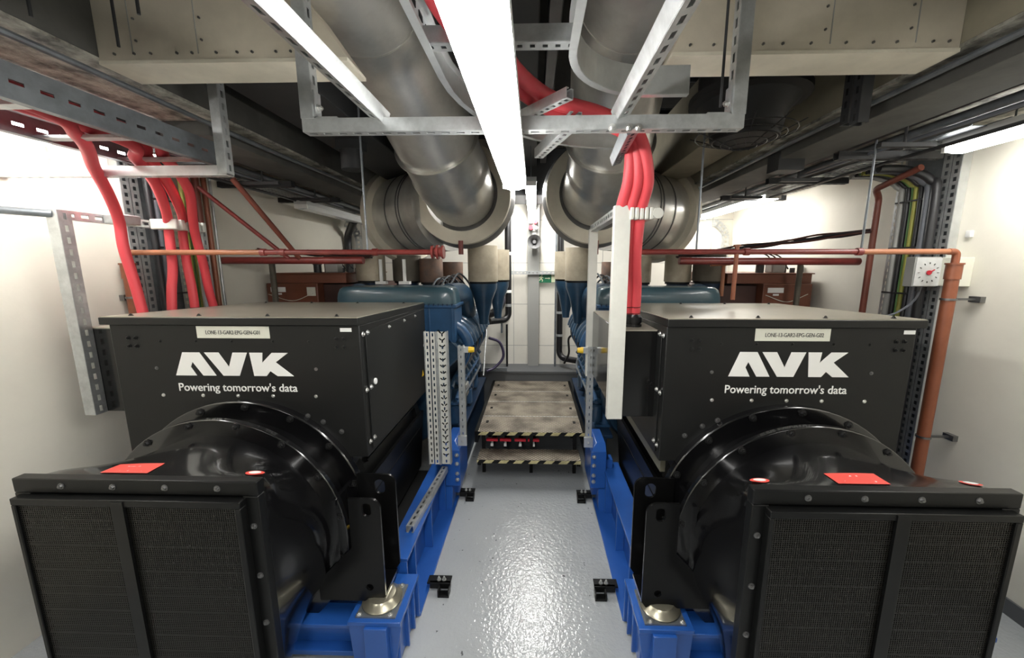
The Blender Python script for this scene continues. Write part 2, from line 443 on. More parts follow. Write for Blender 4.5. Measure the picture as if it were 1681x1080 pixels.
# ------------------------------------------------------------------ gensets
def alternator(side, xc, tx0, tx1, fx0, fx1, num):
    """xc shaft axis X; tx terminal box; fx fan box.  s=+1 when the aisle lies toward +X."""
    s = 1 if side == 'left' else -1
    t = thing('alternator', f'{side} black alternator with square fan inlet and label ending {num}', 'generator', (xc, 1.9, 0))
    ZA = .60
    # --- body drum
    b = MB()
    b.lathe((xc, 1.78, ZA), (0, 1, 0), [(0, .50), (.0, .545), (.10, .55), (.12, .53), (.95, .53), (.97, .55), (1.05, .55), (1.07, .5)], 56, True)
    for k in range(18):
        a = 2 * PI * k / 18
        b.obox((xc + math.cos(a) * .54, 2.35, ZA + math.sin(a) * .54), (math.cos(a), 0, math.sin(a)), (0, 1, 0), (-math.sin(a), 0, math.cos(a)), .014, .42, .006)
    b.build('stator_body', 'black_satin', t)
    # saddle plates between drum and terminal box
    MB().box(xc - .5, xc + .5, 1.80, 2.78, .70, .93).build('saddle', 'black_satin', t, bevel=.01)
    # --- terminal box
    zb, zt = .905, 1.575
    tb = MB()
    yf, yb = 1.75, 2.82
    tb.hexa([(tx0 + .035, yf, zb), (tx1, yf, zb), (tx1, yb, zb), (tx0 + .035, yb, zb), (tx0 + .035, yf, zt), (tx1, yf, zt), (tx1, yb, zt - .03), (tx0 + .035, yb, zt - .03)]) if s > 0 else \
        tb.hexa([(tx0, yf, zb), (tx1 - .035, yf, zb), (tx1 - .035, yb, zb), (tx0, yb, zb), (tx0, yf, zt), (tx1 - .035, yf, zt), (tx1 - .035, yb, zt - .03), (tx0, yb, zt - .03)])
    box = tb.build('terminal_box', 'black_sheet', t, bevel=.004)
    a0, a1 = tx0 - .0, tx1 + .0
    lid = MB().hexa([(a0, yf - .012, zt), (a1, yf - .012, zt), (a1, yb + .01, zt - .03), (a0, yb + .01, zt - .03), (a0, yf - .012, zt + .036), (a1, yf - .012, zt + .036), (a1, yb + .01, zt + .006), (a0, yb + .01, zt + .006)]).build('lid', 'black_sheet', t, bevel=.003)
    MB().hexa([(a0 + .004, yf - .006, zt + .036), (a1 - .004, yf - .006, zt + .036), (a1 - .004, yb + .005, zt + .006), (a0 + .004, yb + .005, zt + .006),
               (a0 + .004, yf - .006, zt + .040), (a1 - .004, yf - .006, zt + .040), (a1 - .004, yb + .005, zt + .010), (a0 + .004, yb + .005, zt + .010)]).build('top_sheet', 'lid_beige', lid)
    for i in range(4):
        for yy, dz in ((yf + .03, .037), (yb - .1, .011)):
            xx = a0 + .12 + i * (a1 - a0 - .24) / 3
            bolt(lid, (xx, yy, zt + dz + .003), (0, 0, 1), .007, 'bolt_black')
    # inner side access panel (toward the aisle)
    xi = tx1 if s > 0 else tx0
    sp = MB().box(xi, xi + s * .006, yf + .05, yb - .02, .93, zt - .035).build('side_panel', 'black_sheet', t, bevel=.002)
    for z in (1.53, 1.25, .98):
        for y in (yf + .02, yf + .07):
            bolt(sp, (xi + s * .006, y, z), (s, 0, 0), .009, 'bolt_bright')
    for y in (yf + .35, yf + .6, yf + .82): bolt(sp, (xi + s * .006, y, zt - .06), (s, 0, 0), .007, 'bolt_bright')
    bolt(sp, (xi + s * .006, yb - .07, 1.27), (s, 0, 0), .008, 'bolt_bright')
    if s > 0:
        k = MB(); k.prism([(0, 0), (.05, 0), (.025, .045)], (xi + .0065, yb - .15, 1.05), (0, 1, 0), (0, 0, 1), .001)
        k.build('warning_triangle', 'label_yellow', sp)
        MB().cyl((xi + .006, yf + .12, 1.265), (xi + .012, yf + .12, 1.265), .016, n=20).build('white_plug', 'label_white', sp)
    # front face rivets
    W = tx1 - tx0
    xs = [tx0 + W * f for f in (.22, .36, .5, .66, .80)]
    for x in xs:
        bolt(box, (x, yf, 1.495), r=.005, m='bolt_black', h=.005)
    for f in (.20, .36, .5, .64, .81): bolt(box, (tx0 + W * f, yf, 1.222), r=.006, m='bolt_bright', h=.006)
    for f in (.19, .82): bolt(box, (tx0 + W * f, yf, 1.36), r=.006, m='bolt_steel', h=.006)
    for cx_ in (tx0 + .14, tx1 - .10):
        for dx in (-.018, .018):
            for dz in (-.02, .02): bolt(box, (cx_ + dx, yf, 1.49 + dz), r=.007, m='bolt_black', h=.01)
    for f, z in ((.83, 1.09), (.77, 1.12), (.72, 1.12), (.90, 1.04)) if s > 0 else ((.17, 1.09), (.23, 1.12), (.28, 1.12), (.10, 1.04)):
        bolt(box, (tx0 + W * f, yf, z), r=.009, m='bolt_steel')
    # --- plates and lettering on the front
    y = yf - .001
    px = (-1.623, -1.267) if s > 0 else (1.024, 1.364)
    lb = MB().box(px[0], px[1], yf - .0025, yf, 1.511, 1.569).build('name_plate', 'label_cream', box)
    lb['label'] = 'cream plate reading LONE-13-GAR2-EPG-GEN-' + num
    text('LONE-13-GAR2-EPG-GEN-' + num, 'plate_lettering', 'label_text', (px[0] + .045, yf - .0026, 1.530), (1, 0, 0), (0, 0, 1), .265, .019, box)
    q = (-.923, -.868) if s > 0 else (1.693, 1.743)
    ql = MB().box(q[0], q[1], yf - .002, yf, 1.545, 1.563).build('small_label', 'label_white', box)
    lx0, lx1, lz0, lz1 = (-1.757, -1.166, 1.324, 1.440) if s > 0 else (.918, 1.476, 1.340, 1.458)
    k = (lx1 - lx0) / 193.; hz = (lz1 - lz0) / 37.
    lg = MB()
    A = [(0, 0), (15, 37), (43, 37), (66, 0), (46, 0), (32, 23), (27, 14), (36, 0)]
    Vp = [(51, 37), (73, 37), (89, 14), (97, 37), (121, 37), (104, 0), (76, 0)]
    Kp = [(124, 37), (146, 37), (144, 20), (160, 37), (185, 37), (168, 21), (192, 0), (166, 0), (150, 9), (146, 0), (128, 0)]
    A = [(0, 0), (15.5, 37), (43, 37), (66, 0), (46, 0), (31, 23), (27, 14), (35, 0)]
    A = [(0, 0), (15.5, 37), (43, 37), (66, 0), (45, 0), (30, 22), (26, 14), (34, 0)]
    Vp = [(51, 37), (74, 37), (88.5, 14), (97, 37), (120, 37), (104, 0), (78, 0)]
    Kp = [(124, 37), (145, 37), (143, 21), (160, 37), (186, 37), (165, 22), (192, 0), (166, 0), (155, 8), (148, 0), (128, 0)]
    for P in (A, Vp, Kp):
        lg.prism([(a * k, b * hz) for a, b in P], (lx0, yf, lz0), (1, 0, 0), (0, 0, 1), .0025)
    lg.build('logo_lettering', 'white_paint', box, sm=False)
    tx = (-1.752, -1.158) if s > 0 else (.908, 1.474)
    tz = 1.245 if s > 0 else 1.258
    text("Powering tomorrow's data", 'tagline_lettering', 'white_paint', (tx[0], yf - .001, tz - .013), (1, 0, 0), (0, 0, 1), tx[1] - tx[0], .054, box, bold=.006)
    # --- side box (on the left flank of both machines)
    bx0, bx1 = (-2.30, -2.055) if s > 0 else (.42, .615)
    sb = MB().box(bx0, bx1, 1.86, 2.72, 1.09, 1.535).build('cable_box', 'black_box', t, bevel=.003)
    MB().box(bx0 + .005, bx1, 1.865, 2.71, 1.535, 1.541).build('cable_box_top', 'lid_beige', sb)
    # --- ring flanges and fan shroud
    ring = MB()
    ring.lathe((xc, 1.71, ZA), (0, 1, 0), [(0, .40), (0, .605), (.045, .605), (.045, .55), (.09, .55)], 72, False)
    ring.build('rear_ring_flange', 'black_gloss', t, bevel=.006)
    ring = MB()
    ring.lathe((xc, 1.56, ZA), (0, 1, 0), [(-.0, .47), (-.0, .575), (.03, .575), (.03, .51), (.15, .51)], 72, False)
    ring.build('front_ring_flange', 'black_gloss', t, bevel=.004)
    for k in range(16):
        a = 2 * PI * (k + .5) / 16
        if math.sin(a) < -.75: continue
        x, z = xc + math.cos(a) * .555, ZA + math.sin(a) * .555
        bolt(t, (x, 1.56, z), (0, -1, 0), .011, 'bolt_black', .014)
        if k % 1 == 0: bolt(t, (xc + math.cos(a + .13) * .58, 1.71, ZA + math.sin(a + .13) * .58), (0, -1, 0), .012, 'bolt_black', .016)
    fz1, fz0 = 1.094, .22
    fxc = (fx0 + fx1) / 2; hw = (fx1 - fx0) / 2; fzc = (fz0 + fz1) / 2; hh = (fz1 - fz0) / 2
    NL = 96; loops = []
    def sq(a, hw, hh, p):
        c, q = math.cos(a), math.sin(a)
        r = (abs(c) ** p + abs(q) ** p) ** (-1 / p)
        return c * r * hw, q * r * hh
    for i in range(15):
        u = i / 14
        yy = 1.575 - u * .345
        e = u * u * (3 - 2 * u)
        L = []
        for k in range(NL):
            a = 2 * PI * k / NL + PI / 4
            cx_, cz_ = math.cos(a) * .50, math.sin(a) * .50
            p = 30; sx, sz = sq(a, hw, hh, p)
            L.append(((xc + cx_) * (1 - e) + (fxc + sx) * e, yy, (ZA + cz_) * (1 - e) + (fzc + sz) * e))
        loops.append(L)
    m_ = MB(); m_._loft(loops, False); shroud = m_.build('fan_shroud', 'black_gloss', t, ang=60)
    fr = MB(); y0, y1 = 1.195, 1.232
    th = .045
    fr.box(fx0 - .012, fx1 + .012, y0, y1, fz1 - th, fz1 + .01).box(fx0 - .012, fx1 + .012, y0, y1, fz0 - .01, fz0 + th)
    fr.box(fx0 - .012, fx0 + th, y0, y1, fz0 + th, fz1 - th).box(fx1 - th, fx1 + .012, y0, y1, fz0 + th, fz1 - th)
    frame = fr.build('inlet_flange', 'black_satin', t, bevel=.004)
    for i in range(4):
        bolt(frame, (fx0 + .17 + i * (hw * 2 - .3) / 3, y0, fz1 - .016), r=.008, m='bolt_steel')
        for x in (fx0 + .014, fx1 - .014): bolt(frame, (x, y0, fz1 - .16 - i * .2), r=.008, m='bolt_steel')
    # inner louvre casing (stands a little proud)
    ins = .03; yl = 1.165
    lf = MB()
    ax0, ax1, az0, az1 = fx0 + ins * (.3 if s > 0 else 1.1), fx1 - ins * (1.1 if s > 0 else .3), fz0 + ins, fz1 - .050
    bw = .026
    lf.box(ax0, ax1, yl, y1 - .002, az1 - bw, az1).box(ax0, ax1, yl, y1 - .002, az0, az0 + bw)
    lf.box(ax0, ax0 + bw * .6, yl, y1 - .002, az0 + bw, az1 - bw).box(ax1 - bw * .8, ax1, yl, y1 - .002, az0 + bw, az1 - bw)
    louvre = lf.build('louvre_frame', 'black_satin', t, bevel=.003)
    sl = MB(); n = 22
    for i in range(n):
        z = az0 + bw + (i + .5) * (az1 - az0 - 2 * bw) / n
        sl.hexa([(ax0 + .02, yl + .012, z - .011), (ax1 - .02, yl + .012, z - .011), (ax1 - .02, yl + .05, z + .010), (ax0 + .02, yl + .05, z + .010),
                 (ax0 + .02, yl + .012, z - .008), (ax1 - .02, yl + .012, z - .008), (ax1 - .02, yl + .05, z + .013), (ax0 + .02, yl + .05, z + .013)])
    sl.build('louvre_slats', 'louvre_black', t)
    MB().box(ax0 + .01, ax1 - .01, yl + .0085, yl + .0095, az0 + .02, az1 - .02).build('wire_mesh', 'wire_mesh', t)
    MB().box(ax0, ax1, y1 + .02, y1 + .025, az0, az1).build('inlet_back', 'black_matt', t)
    bxm = fxc - .035 if s > 0 else fxc + .035
    MB().box(bxm - .022, bxm + .022, yl - .004, yl + .006, az0 + .01, az1 - .004).build('centre_bar', 'black_satin', t)
    # warning labels on the shroud (raised just off the sloping top, so sample the loft)
    def top(x, y):
        u = (1.575 - y) / .345; e = u * u * (3 - 2 * u)
        best = None
        for k in range(720):
            a = PI * k / 720
            sx, sz = sq(a, hw, hh, 30)
            px_ = (xc + math.cos(a) * .50) * (1 - e) + (fxc + sx) * e
            pz_ = (ZA + math.sin(a) * .50) * (1 - e) + (fzc + sz) * e
            if best is None or abs(px_ - x) < best[0]: best = (abs(px_ - x), pz_)
        return best[1] + .0025
    def decal(x0, x1, ya, yb_, name, m, skew=0, n=6):
        g = MB(); vs = []; fs = []
        for j_ in range(n + 1):
            for i in range(n + 1):
                y = ya + (yb_ - ya) * j_ / n; x = x0 + (x1 - x0) * i / n + skew * (j_ / n)
                vs.append((x, y, top(x, y)))
        for j_ in range(n):
            for i in range(n):
                q = j_ * (n + 1) + i; fs.append((q, q + 1, q + n + 2, q + n + 1))
        g.add(vs, fs); return g.build(name, m, shroud)
    dx = (fxc - .105) if s > 0 else fxc - .03
    decal(dx - .085, dx + .095, 1.255, 1.325, 'red_warning_label', 'label_red')
    for i in range(3): decal(dx - .05 + .01 * i, dx + .06 - .02 * i, 1.268 + i * .017, 1.274 + i * .017, 'label_writing', 'label_white', n=2) if i != 1 else None
    rx = (fx1 - .06) if s > 0 else (fx0 + .06)
    for cx_ in ([rx] if s > 0 else [rx, fx1 - .06]):
        for rad, mm, nm in ((.032, 'label_red', 'round_warning_label'), (.021, 'label_white', 'round_label_centre')):
            c = (cx_, 1.285); n = 18; vs = [(c[0], c[1], top(*c) + (.001 if rad < .03 else 0))]
            for k in range(n):
                a = 2 * PI * k / n; x, y = c[0] + rad * math.cos(a), c[1] + rad * .8 * math.sin(a)
                vs.append((x, y, top(x, y) + (.001 if rad < .03 else 0)))
            MB().add(vs, [(0, 1 + k, 1 + (k + 1) % n) for k in range(n)]).build(nm, mm, shroud)
    # --- mounting feet with lifting eyes (both flanks)
    for g in (s, -s):
        xf = xc + g * (.735 if s > 0 else .70)      # middle of foot
        xw = .072
        o = []
        def plate(y, ztop, zlow, inner, outer, hole):
            # outline in XZ with one rounded top corner (outer side) and an eye
            P = []
            r = .05
            P.append((inner - .16, zlow + .0)); P.append((outer, zlow))
            P.append((outer, ztop - r))
            for k in range(1, 7):
                a = PI / 2 * k / 6; P.append((outer - r + r * math.cos(a), ztop - r + r * math.sin(a)))
            P.append((inner, ztop)); P.append((inner, ztop - .30)); P.append((inner - .16, zlow + .12))
            m = MB(); n = len(P)
            hx, hz, hr = hole; hn = 20
            fr_ = [(xc + g * (a - 0), y, b) for a, b in P]
            # ring of quads between outline (resampled) and hole
            def resample(Q, N):
                seg = [(V(Q[i]), V(Q[(i + 1) % len(Q)])) for i in range(len(Q))]; tot = sum((b - a).length for a, b in seg)
                out = []; 
                for i in range(N):
                    d = tot * i / N
                    for a, b in seg:
                        l = (b - a).length
                        if d <= l: out.append(a.lerp(b, d / l)); break
                        d -= l
                return out
            return P
        lo = .325
        inner_, outer_ = (.60, .745) if s > 0 else (.565, .71)
        front = [(inner_ - .20, lo), (outer_, lo)]
        def foot_plate(y, zt_, zb_, in_, out_, eye):
            r = .045
            P = [(in_ - .17, zb_), (out_ - .02, zb_), (out_, zb_ + .03), (out_, zt_ - r)]
            for k in range(1, 7):
                a = PI / 2 * k / 6; P.append((out_ - r + r * math.cos(a), zt_ - r + r * math.sin(a)))
            P += [(in_, zt_), (in_, zb_ + .28), (in_ - .17, zb_ + .10)]
            me_cu = bpy.data.curves.new('plate', 'CURVE'); me_cu.dimensions = '2D'; me_cu.fill_mode = 'BOTH'; me_cu.extrude = .006
            def spl(pts):
                sp_ = me_cu.splines.new('POLY'); sp_.points.add(len(pts) - 1); sp_.use_cyclic_u = True
                for q, (a, b) in enumerate(pts): sp_.points[q].co = (a, b, 0, 1)
            spl(P)
            ex, ez, er, eh = eye
            spl([(ex + er * math.cos(2 * PI * k / 20), ez + (eh if math.sin(2 * PI * k / 20) > 0 else -eh) + er * math.sin(2 * PI * k / 20)) for k in range(20)])
            spl([((in_ + out_) / 2 + .018 * math.cos(2 * PI * k / 14), zb_ + .075 + .018 * math.sin(2 * PI * k / 14)) for k in range(14)])
            ob = bpy.data.objects.new('p', me_cu); COL.objects.link(ob)
            dg = bpy.context.evaluated_depsgraph_get(); me = bpy.data.meshes.new_from_object(ob.evaluated_get(dg)); bpy.data.objects.remove(ob)
            for v in me.vertices: v.co = V((xc + g * v.co.x, y + v.co.z, v.co.y)) - ORIG[t.name]
            bm_fix(me)
            me.materials.clear(); me.materials.append(M['black_foot'])
            r_ = bpy.data.objects.new('foot_plate', me); COL.objects.link(r_); r_.parent = t; ORIG[r_.name] = ORIG[t.name]
            return r_
        foot_plate(1.545, .815, lo - .04, inner_, outer_, ((inner_ + outer_) / 2 + .01, .76, .021, .012))
        foot_plate(1.70, .845, lo, inner_ - .03, outer_ + .015, ((inner_ + outer_) / 2 + .01, .78, .026, .012))
        MB().box(xc + g * (inner_ - .17), xc + g * (outer_ - .0), 1.545, 1.70, lo - .02, lo - .004).build('foot_base', 'black_gloss', t)
        MB().box(xc + g * (inner_ - .08), xc + g * (inner_ - .06), 1.545, 1.75, lo, .80).build('foot_web', 'black_gloss', t)
    if s > 0:
        MB().cyl((xc + .585, 1.62, .62), (xc + .615, 1.6, .62), .009, n=10).build('grease_nipple', 'label_yellow', t)
    else:
        # side panel with its reflection painted in, and maker's plate on the aisle flank
        c_ = V((xc - .43, 2.0, ZA + .43)); nn = V((-.7071, 0, .7071)); up_ = V((.7071, 0, .7071))
        pl = MB().obox(c_ + V((-.03, .12, -.03)), (0, 1, 0), up_, nn, .09, .055, .002).build('maker_plate', 'label_white', t)
        text('Nidec', 'maker_lettering', 'label_text', c_ + V((-.03, .12, -.03)) + V((0, .075, 0)) - up_ * .015 + nn * .0015, (0, -1, 0), up_, .15, .045, t, dep=.0015)
        MB().box(xc - .57, xc - .545, 1.80, 2.6, .82, 1.09).build('flank_panel', 'flank_reflection', t)
    for g in (1, -1):
        MB().hexa([(xc + g * .46, 1.80, .24), (xc + g * .52, 1.80, .24), (xc + g * .52, 2.85, .24), (xc + g * .46, 2.85, .24), (xc + g * .54, 1.80, .72), (xc + g * .56, 1.80, .72), (xc + g * .56, 2.85, .72), (xc + g * .54, 2.85, .72)]).build('side_skirt', 'black_satin', t)
    MB().box(xc - .60, xc + .60, 1.80, 2.85, .19, .20).build('underbody_sheet', 'black_matt', t)  # black sheet added so the gap by the rail reads black, not floor
    # coupling housing, black, to the engine
    cp = MB(); cp.lathe((xc, 2.80, ZA), (0, 1, 0), [(0, .5), (.06, .45), (.25, .42), (.28, .46), (.33, .46)], 40, False)
    cp.build('coupling_housing', 'black_satin', t)
    return t
alternator('left', -1.44, -2.09, -.83, -1.855, -.985, 'G01')
alternator('right', 1.215, .618, 1.785, .760, 1.622, 'G02')

def skid(side, xin, xout, s):
    """blue steel base; xin = aisle edge on the floor"""
    t = thing('base_frame', f'blue steel base frame under the {side} generator and engine', 'machine base', ((xin + xout) / 2, 2.6, 0))
    X = lambda d: xin - s * d
    # front pedestals with crossmembers
    for edge, sg in ((xin, s), (xout, -s)):
        P = lambda d: edge - sg * d
        m = MB()
        m.box(P(0), P(.245), 1.455, 1.735, .235, .258)
        m.hexa([(P(.235), 1.475, 0), (P(.04), 1.475, 0), (P(.04), 1.50, 0), (P(.235), 1.50, 0), (P(.245), 1.465, .235), (P(.0), 1.465, .235), (P(.0), 1.49, .235), (P(.245), 1.49, .235)])
        m.box(P(.06), P(.165), 1.440, 1.475, 0, .236)
        m.box(P(.02), P(.045), 1.49, 1.735, .02, .236)
        for y in (1.56, 1.65, 1.72): m.box(P(.002), P(.04), y, y + .012, .012, .236)
        m.build('mount_pedestal', 'frame_blue', t, bevel=.003)
        m = MB()
        m.box(P(.03), P(.215), 1.475, 1.66, .258, .266)
        m.build('mount_plate', 'galv_dark', t)
        c = (P(.125), 1.57)
        k = MB(); k.lathe((c[0], c[1], .264), (0, 0, 1), [(0, .02), (0, .086), (.010, .092), (.016, .086), (.026, .070), (.036, .062), (.041, .04)], 40, True)
        k.build('vibration_mount', 'zinc_gold', t)
        for dx, dy in ((-.085, -.085), (.075, -.085), (.075, .085), (-.085, .085)):
            if sg < 0: dx = -dx
            bolt(t, (c[0] + dx * .9, c[1] + dy * .95 - .003, .266), (0, 0, 1), .009, 'bolt_bright', .010)
    m = MB()
    a, b = sorted((X(.245), xout + s * .245))
    m.box(a, b, 1.50, 1.62, .02, .045).box(a, b, 1.55, 1.57, .045, .17).box(a, b, 1.50, 1.62, .17, .19)
    m.box(a, b, 1.80, 1.98, .0, .015).box(a, b, 1.88, 1.90, .015, .15).box(a, b, 1.82, 1.96, .15, .17)
    m.build('crossmember', 'frame_blue', t, bevel=.002)
    # main rails
    for edge, sg, nm in ((xin, s, 'inner_rail'), (xout, -s, 'outer_rail')):
        P = lambda d: edge - sg * d
        m = MB()
        m.box(P(0), P(.26), 1.735, 2.80, .0, .016)            # bottom flange
        m.box(P(.06), P(.19), 1.745, 2.78, .318, .336)        # top flange
        m.box(P(.118), P(.132), 1.745, 2.78, .016, .318)      # web
        for y in (1.745, 1.88, 2.22, 2.60):
            m.box(P(.064), P(.118), y, y + .012, .016, .318)
        # step up to the engine section
        m.hexa([(P(.02), 2.62, .016), (P(.13), 2.62, .016), (P(.13), 2.78, .016), (P(.02), 2.78, .016), (P(.02), 2.70, .40), (P(.13), 2.70, .40), (P(.13), 2.78, .40), (P(.02), 2.78, .40)])
        m.build(nm, 'frame_blue', t, bevel=.0025)
        m = MB()
        m.hexa([(P(-.02), 2.72, .09), (P(.10), 2.72, .09), (P(.10), 2.95, .09), (P(-.02), 2.95, .09), (P(-.045), 2.64, .20), (P(.06), 2.64, .20), (P(.06), 2.95, .20), (P(-.045), 2.95, .20)])
        m.box(P(-.045), P(.07), 2.64, 2.95, .20, .49)
        m.hexa([(P(-.045), 2.64, .49), (P(.07), 2.64, .49), (P(.07), 2.95, .49), (P(-.045), 2.95, .49), (P(.0), 2.70, .535), (P(.07), 2.70, .535), (P(.07), 2.95, .535), (P(.0), 2.95, .535)])
        jb = m.build('joint_block', 'frame_blue', t, bevel=.003)
        for z in (.25, .30, .38, .45):
            bolt(jb, (P(-.022), 2.64, z), (0, -1, 0), .011, 'bolt_bright', .014)
        m = MB(); m.box(P(.03), P(.13), 2.95, 4.60, .0, .45).box(P(.0), P(.18), 2.95, 4.60, .45, .475)
        m.build('engine_rail', 'engine_dark', t, bevel=.003)
    # restraint brackets on the floor beside the aisle rail
    for y in (1.90, 2.79):
        m = MB()
        m.box(X(-.005), X(-.125), y - .004, y + .010, .015, .055).box(X(-.06), X(-.125), y - .05, y - .006, 0, .008)
        m.box(X(-.06), X(-.068), y - .05, y, 0, .045).box(X(-.118), X(-.125), y - .05, y, 0, .045)
        m.box(X(.01), X(-.125), y - .006, y + .05, .046, .055)
        k = m.build('floor_bracket', 'black_satin', t, bevel=.001)
        for d in (-.055, -.085):
            bolt(k, (X(d), y + .015, .055), (0, 0, 1), .008, 'bolt_bright', .018)
    return t
skid('left', -.60, -2.25, 1)
skid('right', .475, 2.02, -1)

def engine(side, xc, s, xt, tan):
    t = thing('diesel_engine', f'{side} blue V diesel engine behind its black alternator', 'engine', (xc, 3.7, .5))
    Yf, Ye = 3.10, 4.52
    m = MB()
    m.box(xc - .36, xc + .36, Yf, Ye, .50, 1.02).box(xc - .24, xc + .24, Yf, Ye, 1.0, 1.32)
    m.box(xc - .30, xc + .30, Yf, Ye, .42, .50)
    m.build('crankcase', 'engine_blue', t, bevel=.02)
    MB().lathe((xc, Yf - .10, .78), (0, 1, 0), [(0, .30), (0, .44), (.04, .46), (.12, .46)], 40, True).build('flywheel_housing', 'engine_blue', t)
    for g in (-1, 1):
        # slanted cylinder bank
        mid = V((xc + g * .36, 0, 1.14)); ax = V((g * .72, 0, .69)).normalized(); pr = V((g * .69, 0, -.72)).normalized()
        m = MB()
        m.obox((mid.x, (Yf + Ye) / 2, mid.z), ax, (0, 1, 0), pr, .15, (Ye - Yf) / 2, .155)
        m.build('cylinder_bank', 'engine_blue', t, bevel=.015)
        # rocker covers: rounded ribs, one each
        n = 8; pt = (Ye - Yf - .08) / n
        for i in range(n):
            y = Yf + .04 + (i + .5) * pt
            c = V((mid.x, y, mid.z)) + ax * .19
            k = MB()
            pts = [c + pr * q + ax * (.045 - abs(q) ** 2 * 2.4) for q in (-.14, -.10, -.05, 0, .05, .10, .14)]
            k.tube(smooth(pts, 3), .048, 12)
            k.build('rocker_cover', 'engine_mid' if i < 1 else 'engine_blue', t)
            # injector line and pump pods on the outer face
            k = MB(); f = V((mid.x, y, mid.z)) + pr * .165
            k.tube(smooth([f + ax * .16, f + pr * .05 + ax * .10, f + pr * .055 - V((0, 0, .05)), f + pr * .0 - V((0, 0, .13))], 4), .012, 8)
            k.tube(smooth([f + ax * .12 + V((0, .04, 0)), f + pr * .08 + V((0, .05, .0)), f + pr * .03 + V((0, .06, -.12))], 4), .008, 8)
            k.build('injector_line', 'bolt_steel' if i % 2 else 'engine_mid', t)
            k = MB(); k.cyl(f + V((0, 0, -.16)) - pr * .02, f + V((0, 0, -.16)) + pr * .05, .05, .035, 14)
            k.obox(f + V((0, -.01, -.32)), (0, 0, 1), (0, 1, 0), (1, 0, 0), .09, .05, .03)
            k.build('side_cover', 'engine_blue', t)
        m = MB()
        m.tube([(xc + g * .40, Yf, .66), (xc + g * .40, Ye, .66)], .055, 14)
        m.build('oil_gallery', 'engine_dark', t)
        for y in (3.2, 3.75, 4.3):
            k = MB(); k.cyl((xc + g * .40, y, .46), (xc + g * .40, y, .60), .07, .05, 16).box(xc + g * .34, xc + g * .50, y - .08, y + .08, .475, .495)
            k.build('engine_mount', 'engine_mid', t)
        k = MB(); k.box(xc + g * .42, xc + g * .52, 3.45, 3.58, .62, .74); k.build('control_box', 'pvc_grey', t, bevel=.006)
    # charge-air casing across the front top
    m = MB(); w0 = .50
    m.box(xc - w0, xc + w0, 3.10, 3.42, 1.22, 1.53)
    m.box(xc - w0 - .015, xc + w0 + .015, 3.085, 3.43, 1.515, 1.54)
    for i in range(6): m.box(xc - w0 + .02 + i * .19, xc - w0 + .035 + i * .19, 3.092, 3.10, 1.24, 1.515)
    m.build('air_casing', 'engine_mid', t, bevel=.006)
    NL = []
    prof = [(0, 1.0, 0), (.05, .995, .0), (.09, .97, 0), (.125, .92, 0), (.142, .84, 0), (.148, .70, 0)]
    for h_, k_, _ in prof:
        q = []
        ex, ey = (w0 + .005) * (1 - (1 - k_) * .55), .165 * k_
        for a in range(48):
            an = 2 * PI * a / 48; c, sn = math.cos(an), math.sin(an); r = (abs(c) ** 7 + abs(sn) ** 7) ** (-1 / 7)
            q.append((xc + c * r * ex, 3.255 + sn * r * ey, 1.54 + h_))
        NL.append(q)
    m = MB(); m._loft(NL, True); m.build('air_casing_cover', 'engine_teal', t)
    m = MB()
    for i in range(26): m.cyl((xc - w0 + .02 + i * .0385, 3.09, 1.528), (xc - w0 + .02 + i * .0385, 3.09, 1.550), .007, n=6)
    m.build('cover_bolts', 'engine_dark', t)
    # elbows from the casing ends to the silencer cones
    for g in (-1, 1):
        m = MB(); pts = fillet([(xc + g * .40, 3.34, 1.60), (xc + g * .47, 3.56, 1.60), (xc + g * .47, 3.78, 1.40)], .12, 6)
        m.tube(pts, .105, 20); m.build('intake_elbow', 'engine_blue', t)
    # silencer cans on tapered cones
    for x, y, r, zb, zt, mm, cone in xt:
        m = MB(); m.lathe((x, y, zb), (0, 0, 1), [(0, .02), (0, r), (zt - zb, r), (zt - zb, r * .8)], 36, True)
        m.build('silencer_can', mm, t)
        k = MB(); k.lathe((x, y, zb - .02), (0, 0, 1), [(0, r * .92), (.02, r * .92)], 30, True); k.build('can_gasket', 'black_matt', t)
        k = MB()
        if cone: k.lathe((x, y, zb - .02), (0, 0, -1), [(0, r * .95), (.05, r * .93), (.16, r * .62), (.34, r * .34), (.40, r * .3)], 30, True)
        else: k.lathe((x, y, zb - .02), (0, 0, -1), [(0, r * .8), (.10, r * .7)], 24, True)
        k.build('intake_cone' if cone else 'can_base', 'engine_blue' if cone else 'engine_dark', t)
    # aisle-side auxiliaries low on the block
    rr = random.Random(5)
    for g in (-1, 1):
        for i, y in enumerate((3.12, 3.26, 3.40, 3.62, 3.78, 3.96, 4.12, 4.30)):
            k = MB(); x = xc + g * (.47 + .03 * rr.random()); z = .56 + .05 * rr.random()
            if i % 3 == 0: k.lathe((x, y, z - .06), (0, 0, 1), [(0, .04), (.0, .05), (.14, .05), (.16, .03), (.17, .055), (.19, .055)], 18, True)
            elif i % 3 == 1: k.cyl((x - g * .08, y, z + .08), (x + g * .03, y, z + .08), .045, .038, 18).cyl((x + g * .03, y, z + .08), (x + g * .04, y, z + .08), .055, n=18)
            else: k.box(x - .03, x + .03, y - .04, y + .04, z - .02, z + .10).tube(smooth([(x, y, z + .08), (x, y + .03, z + .16), (x - g * .05, y + .06, z + .22)], 4), .014, 8)
            k.build(('oil_filter', 'water_flange', 'fuel_valve')[i % 3], ('engine_blue', 'engine_mid', 'engine_dark')[(i + (g > 0)) % 3], t)
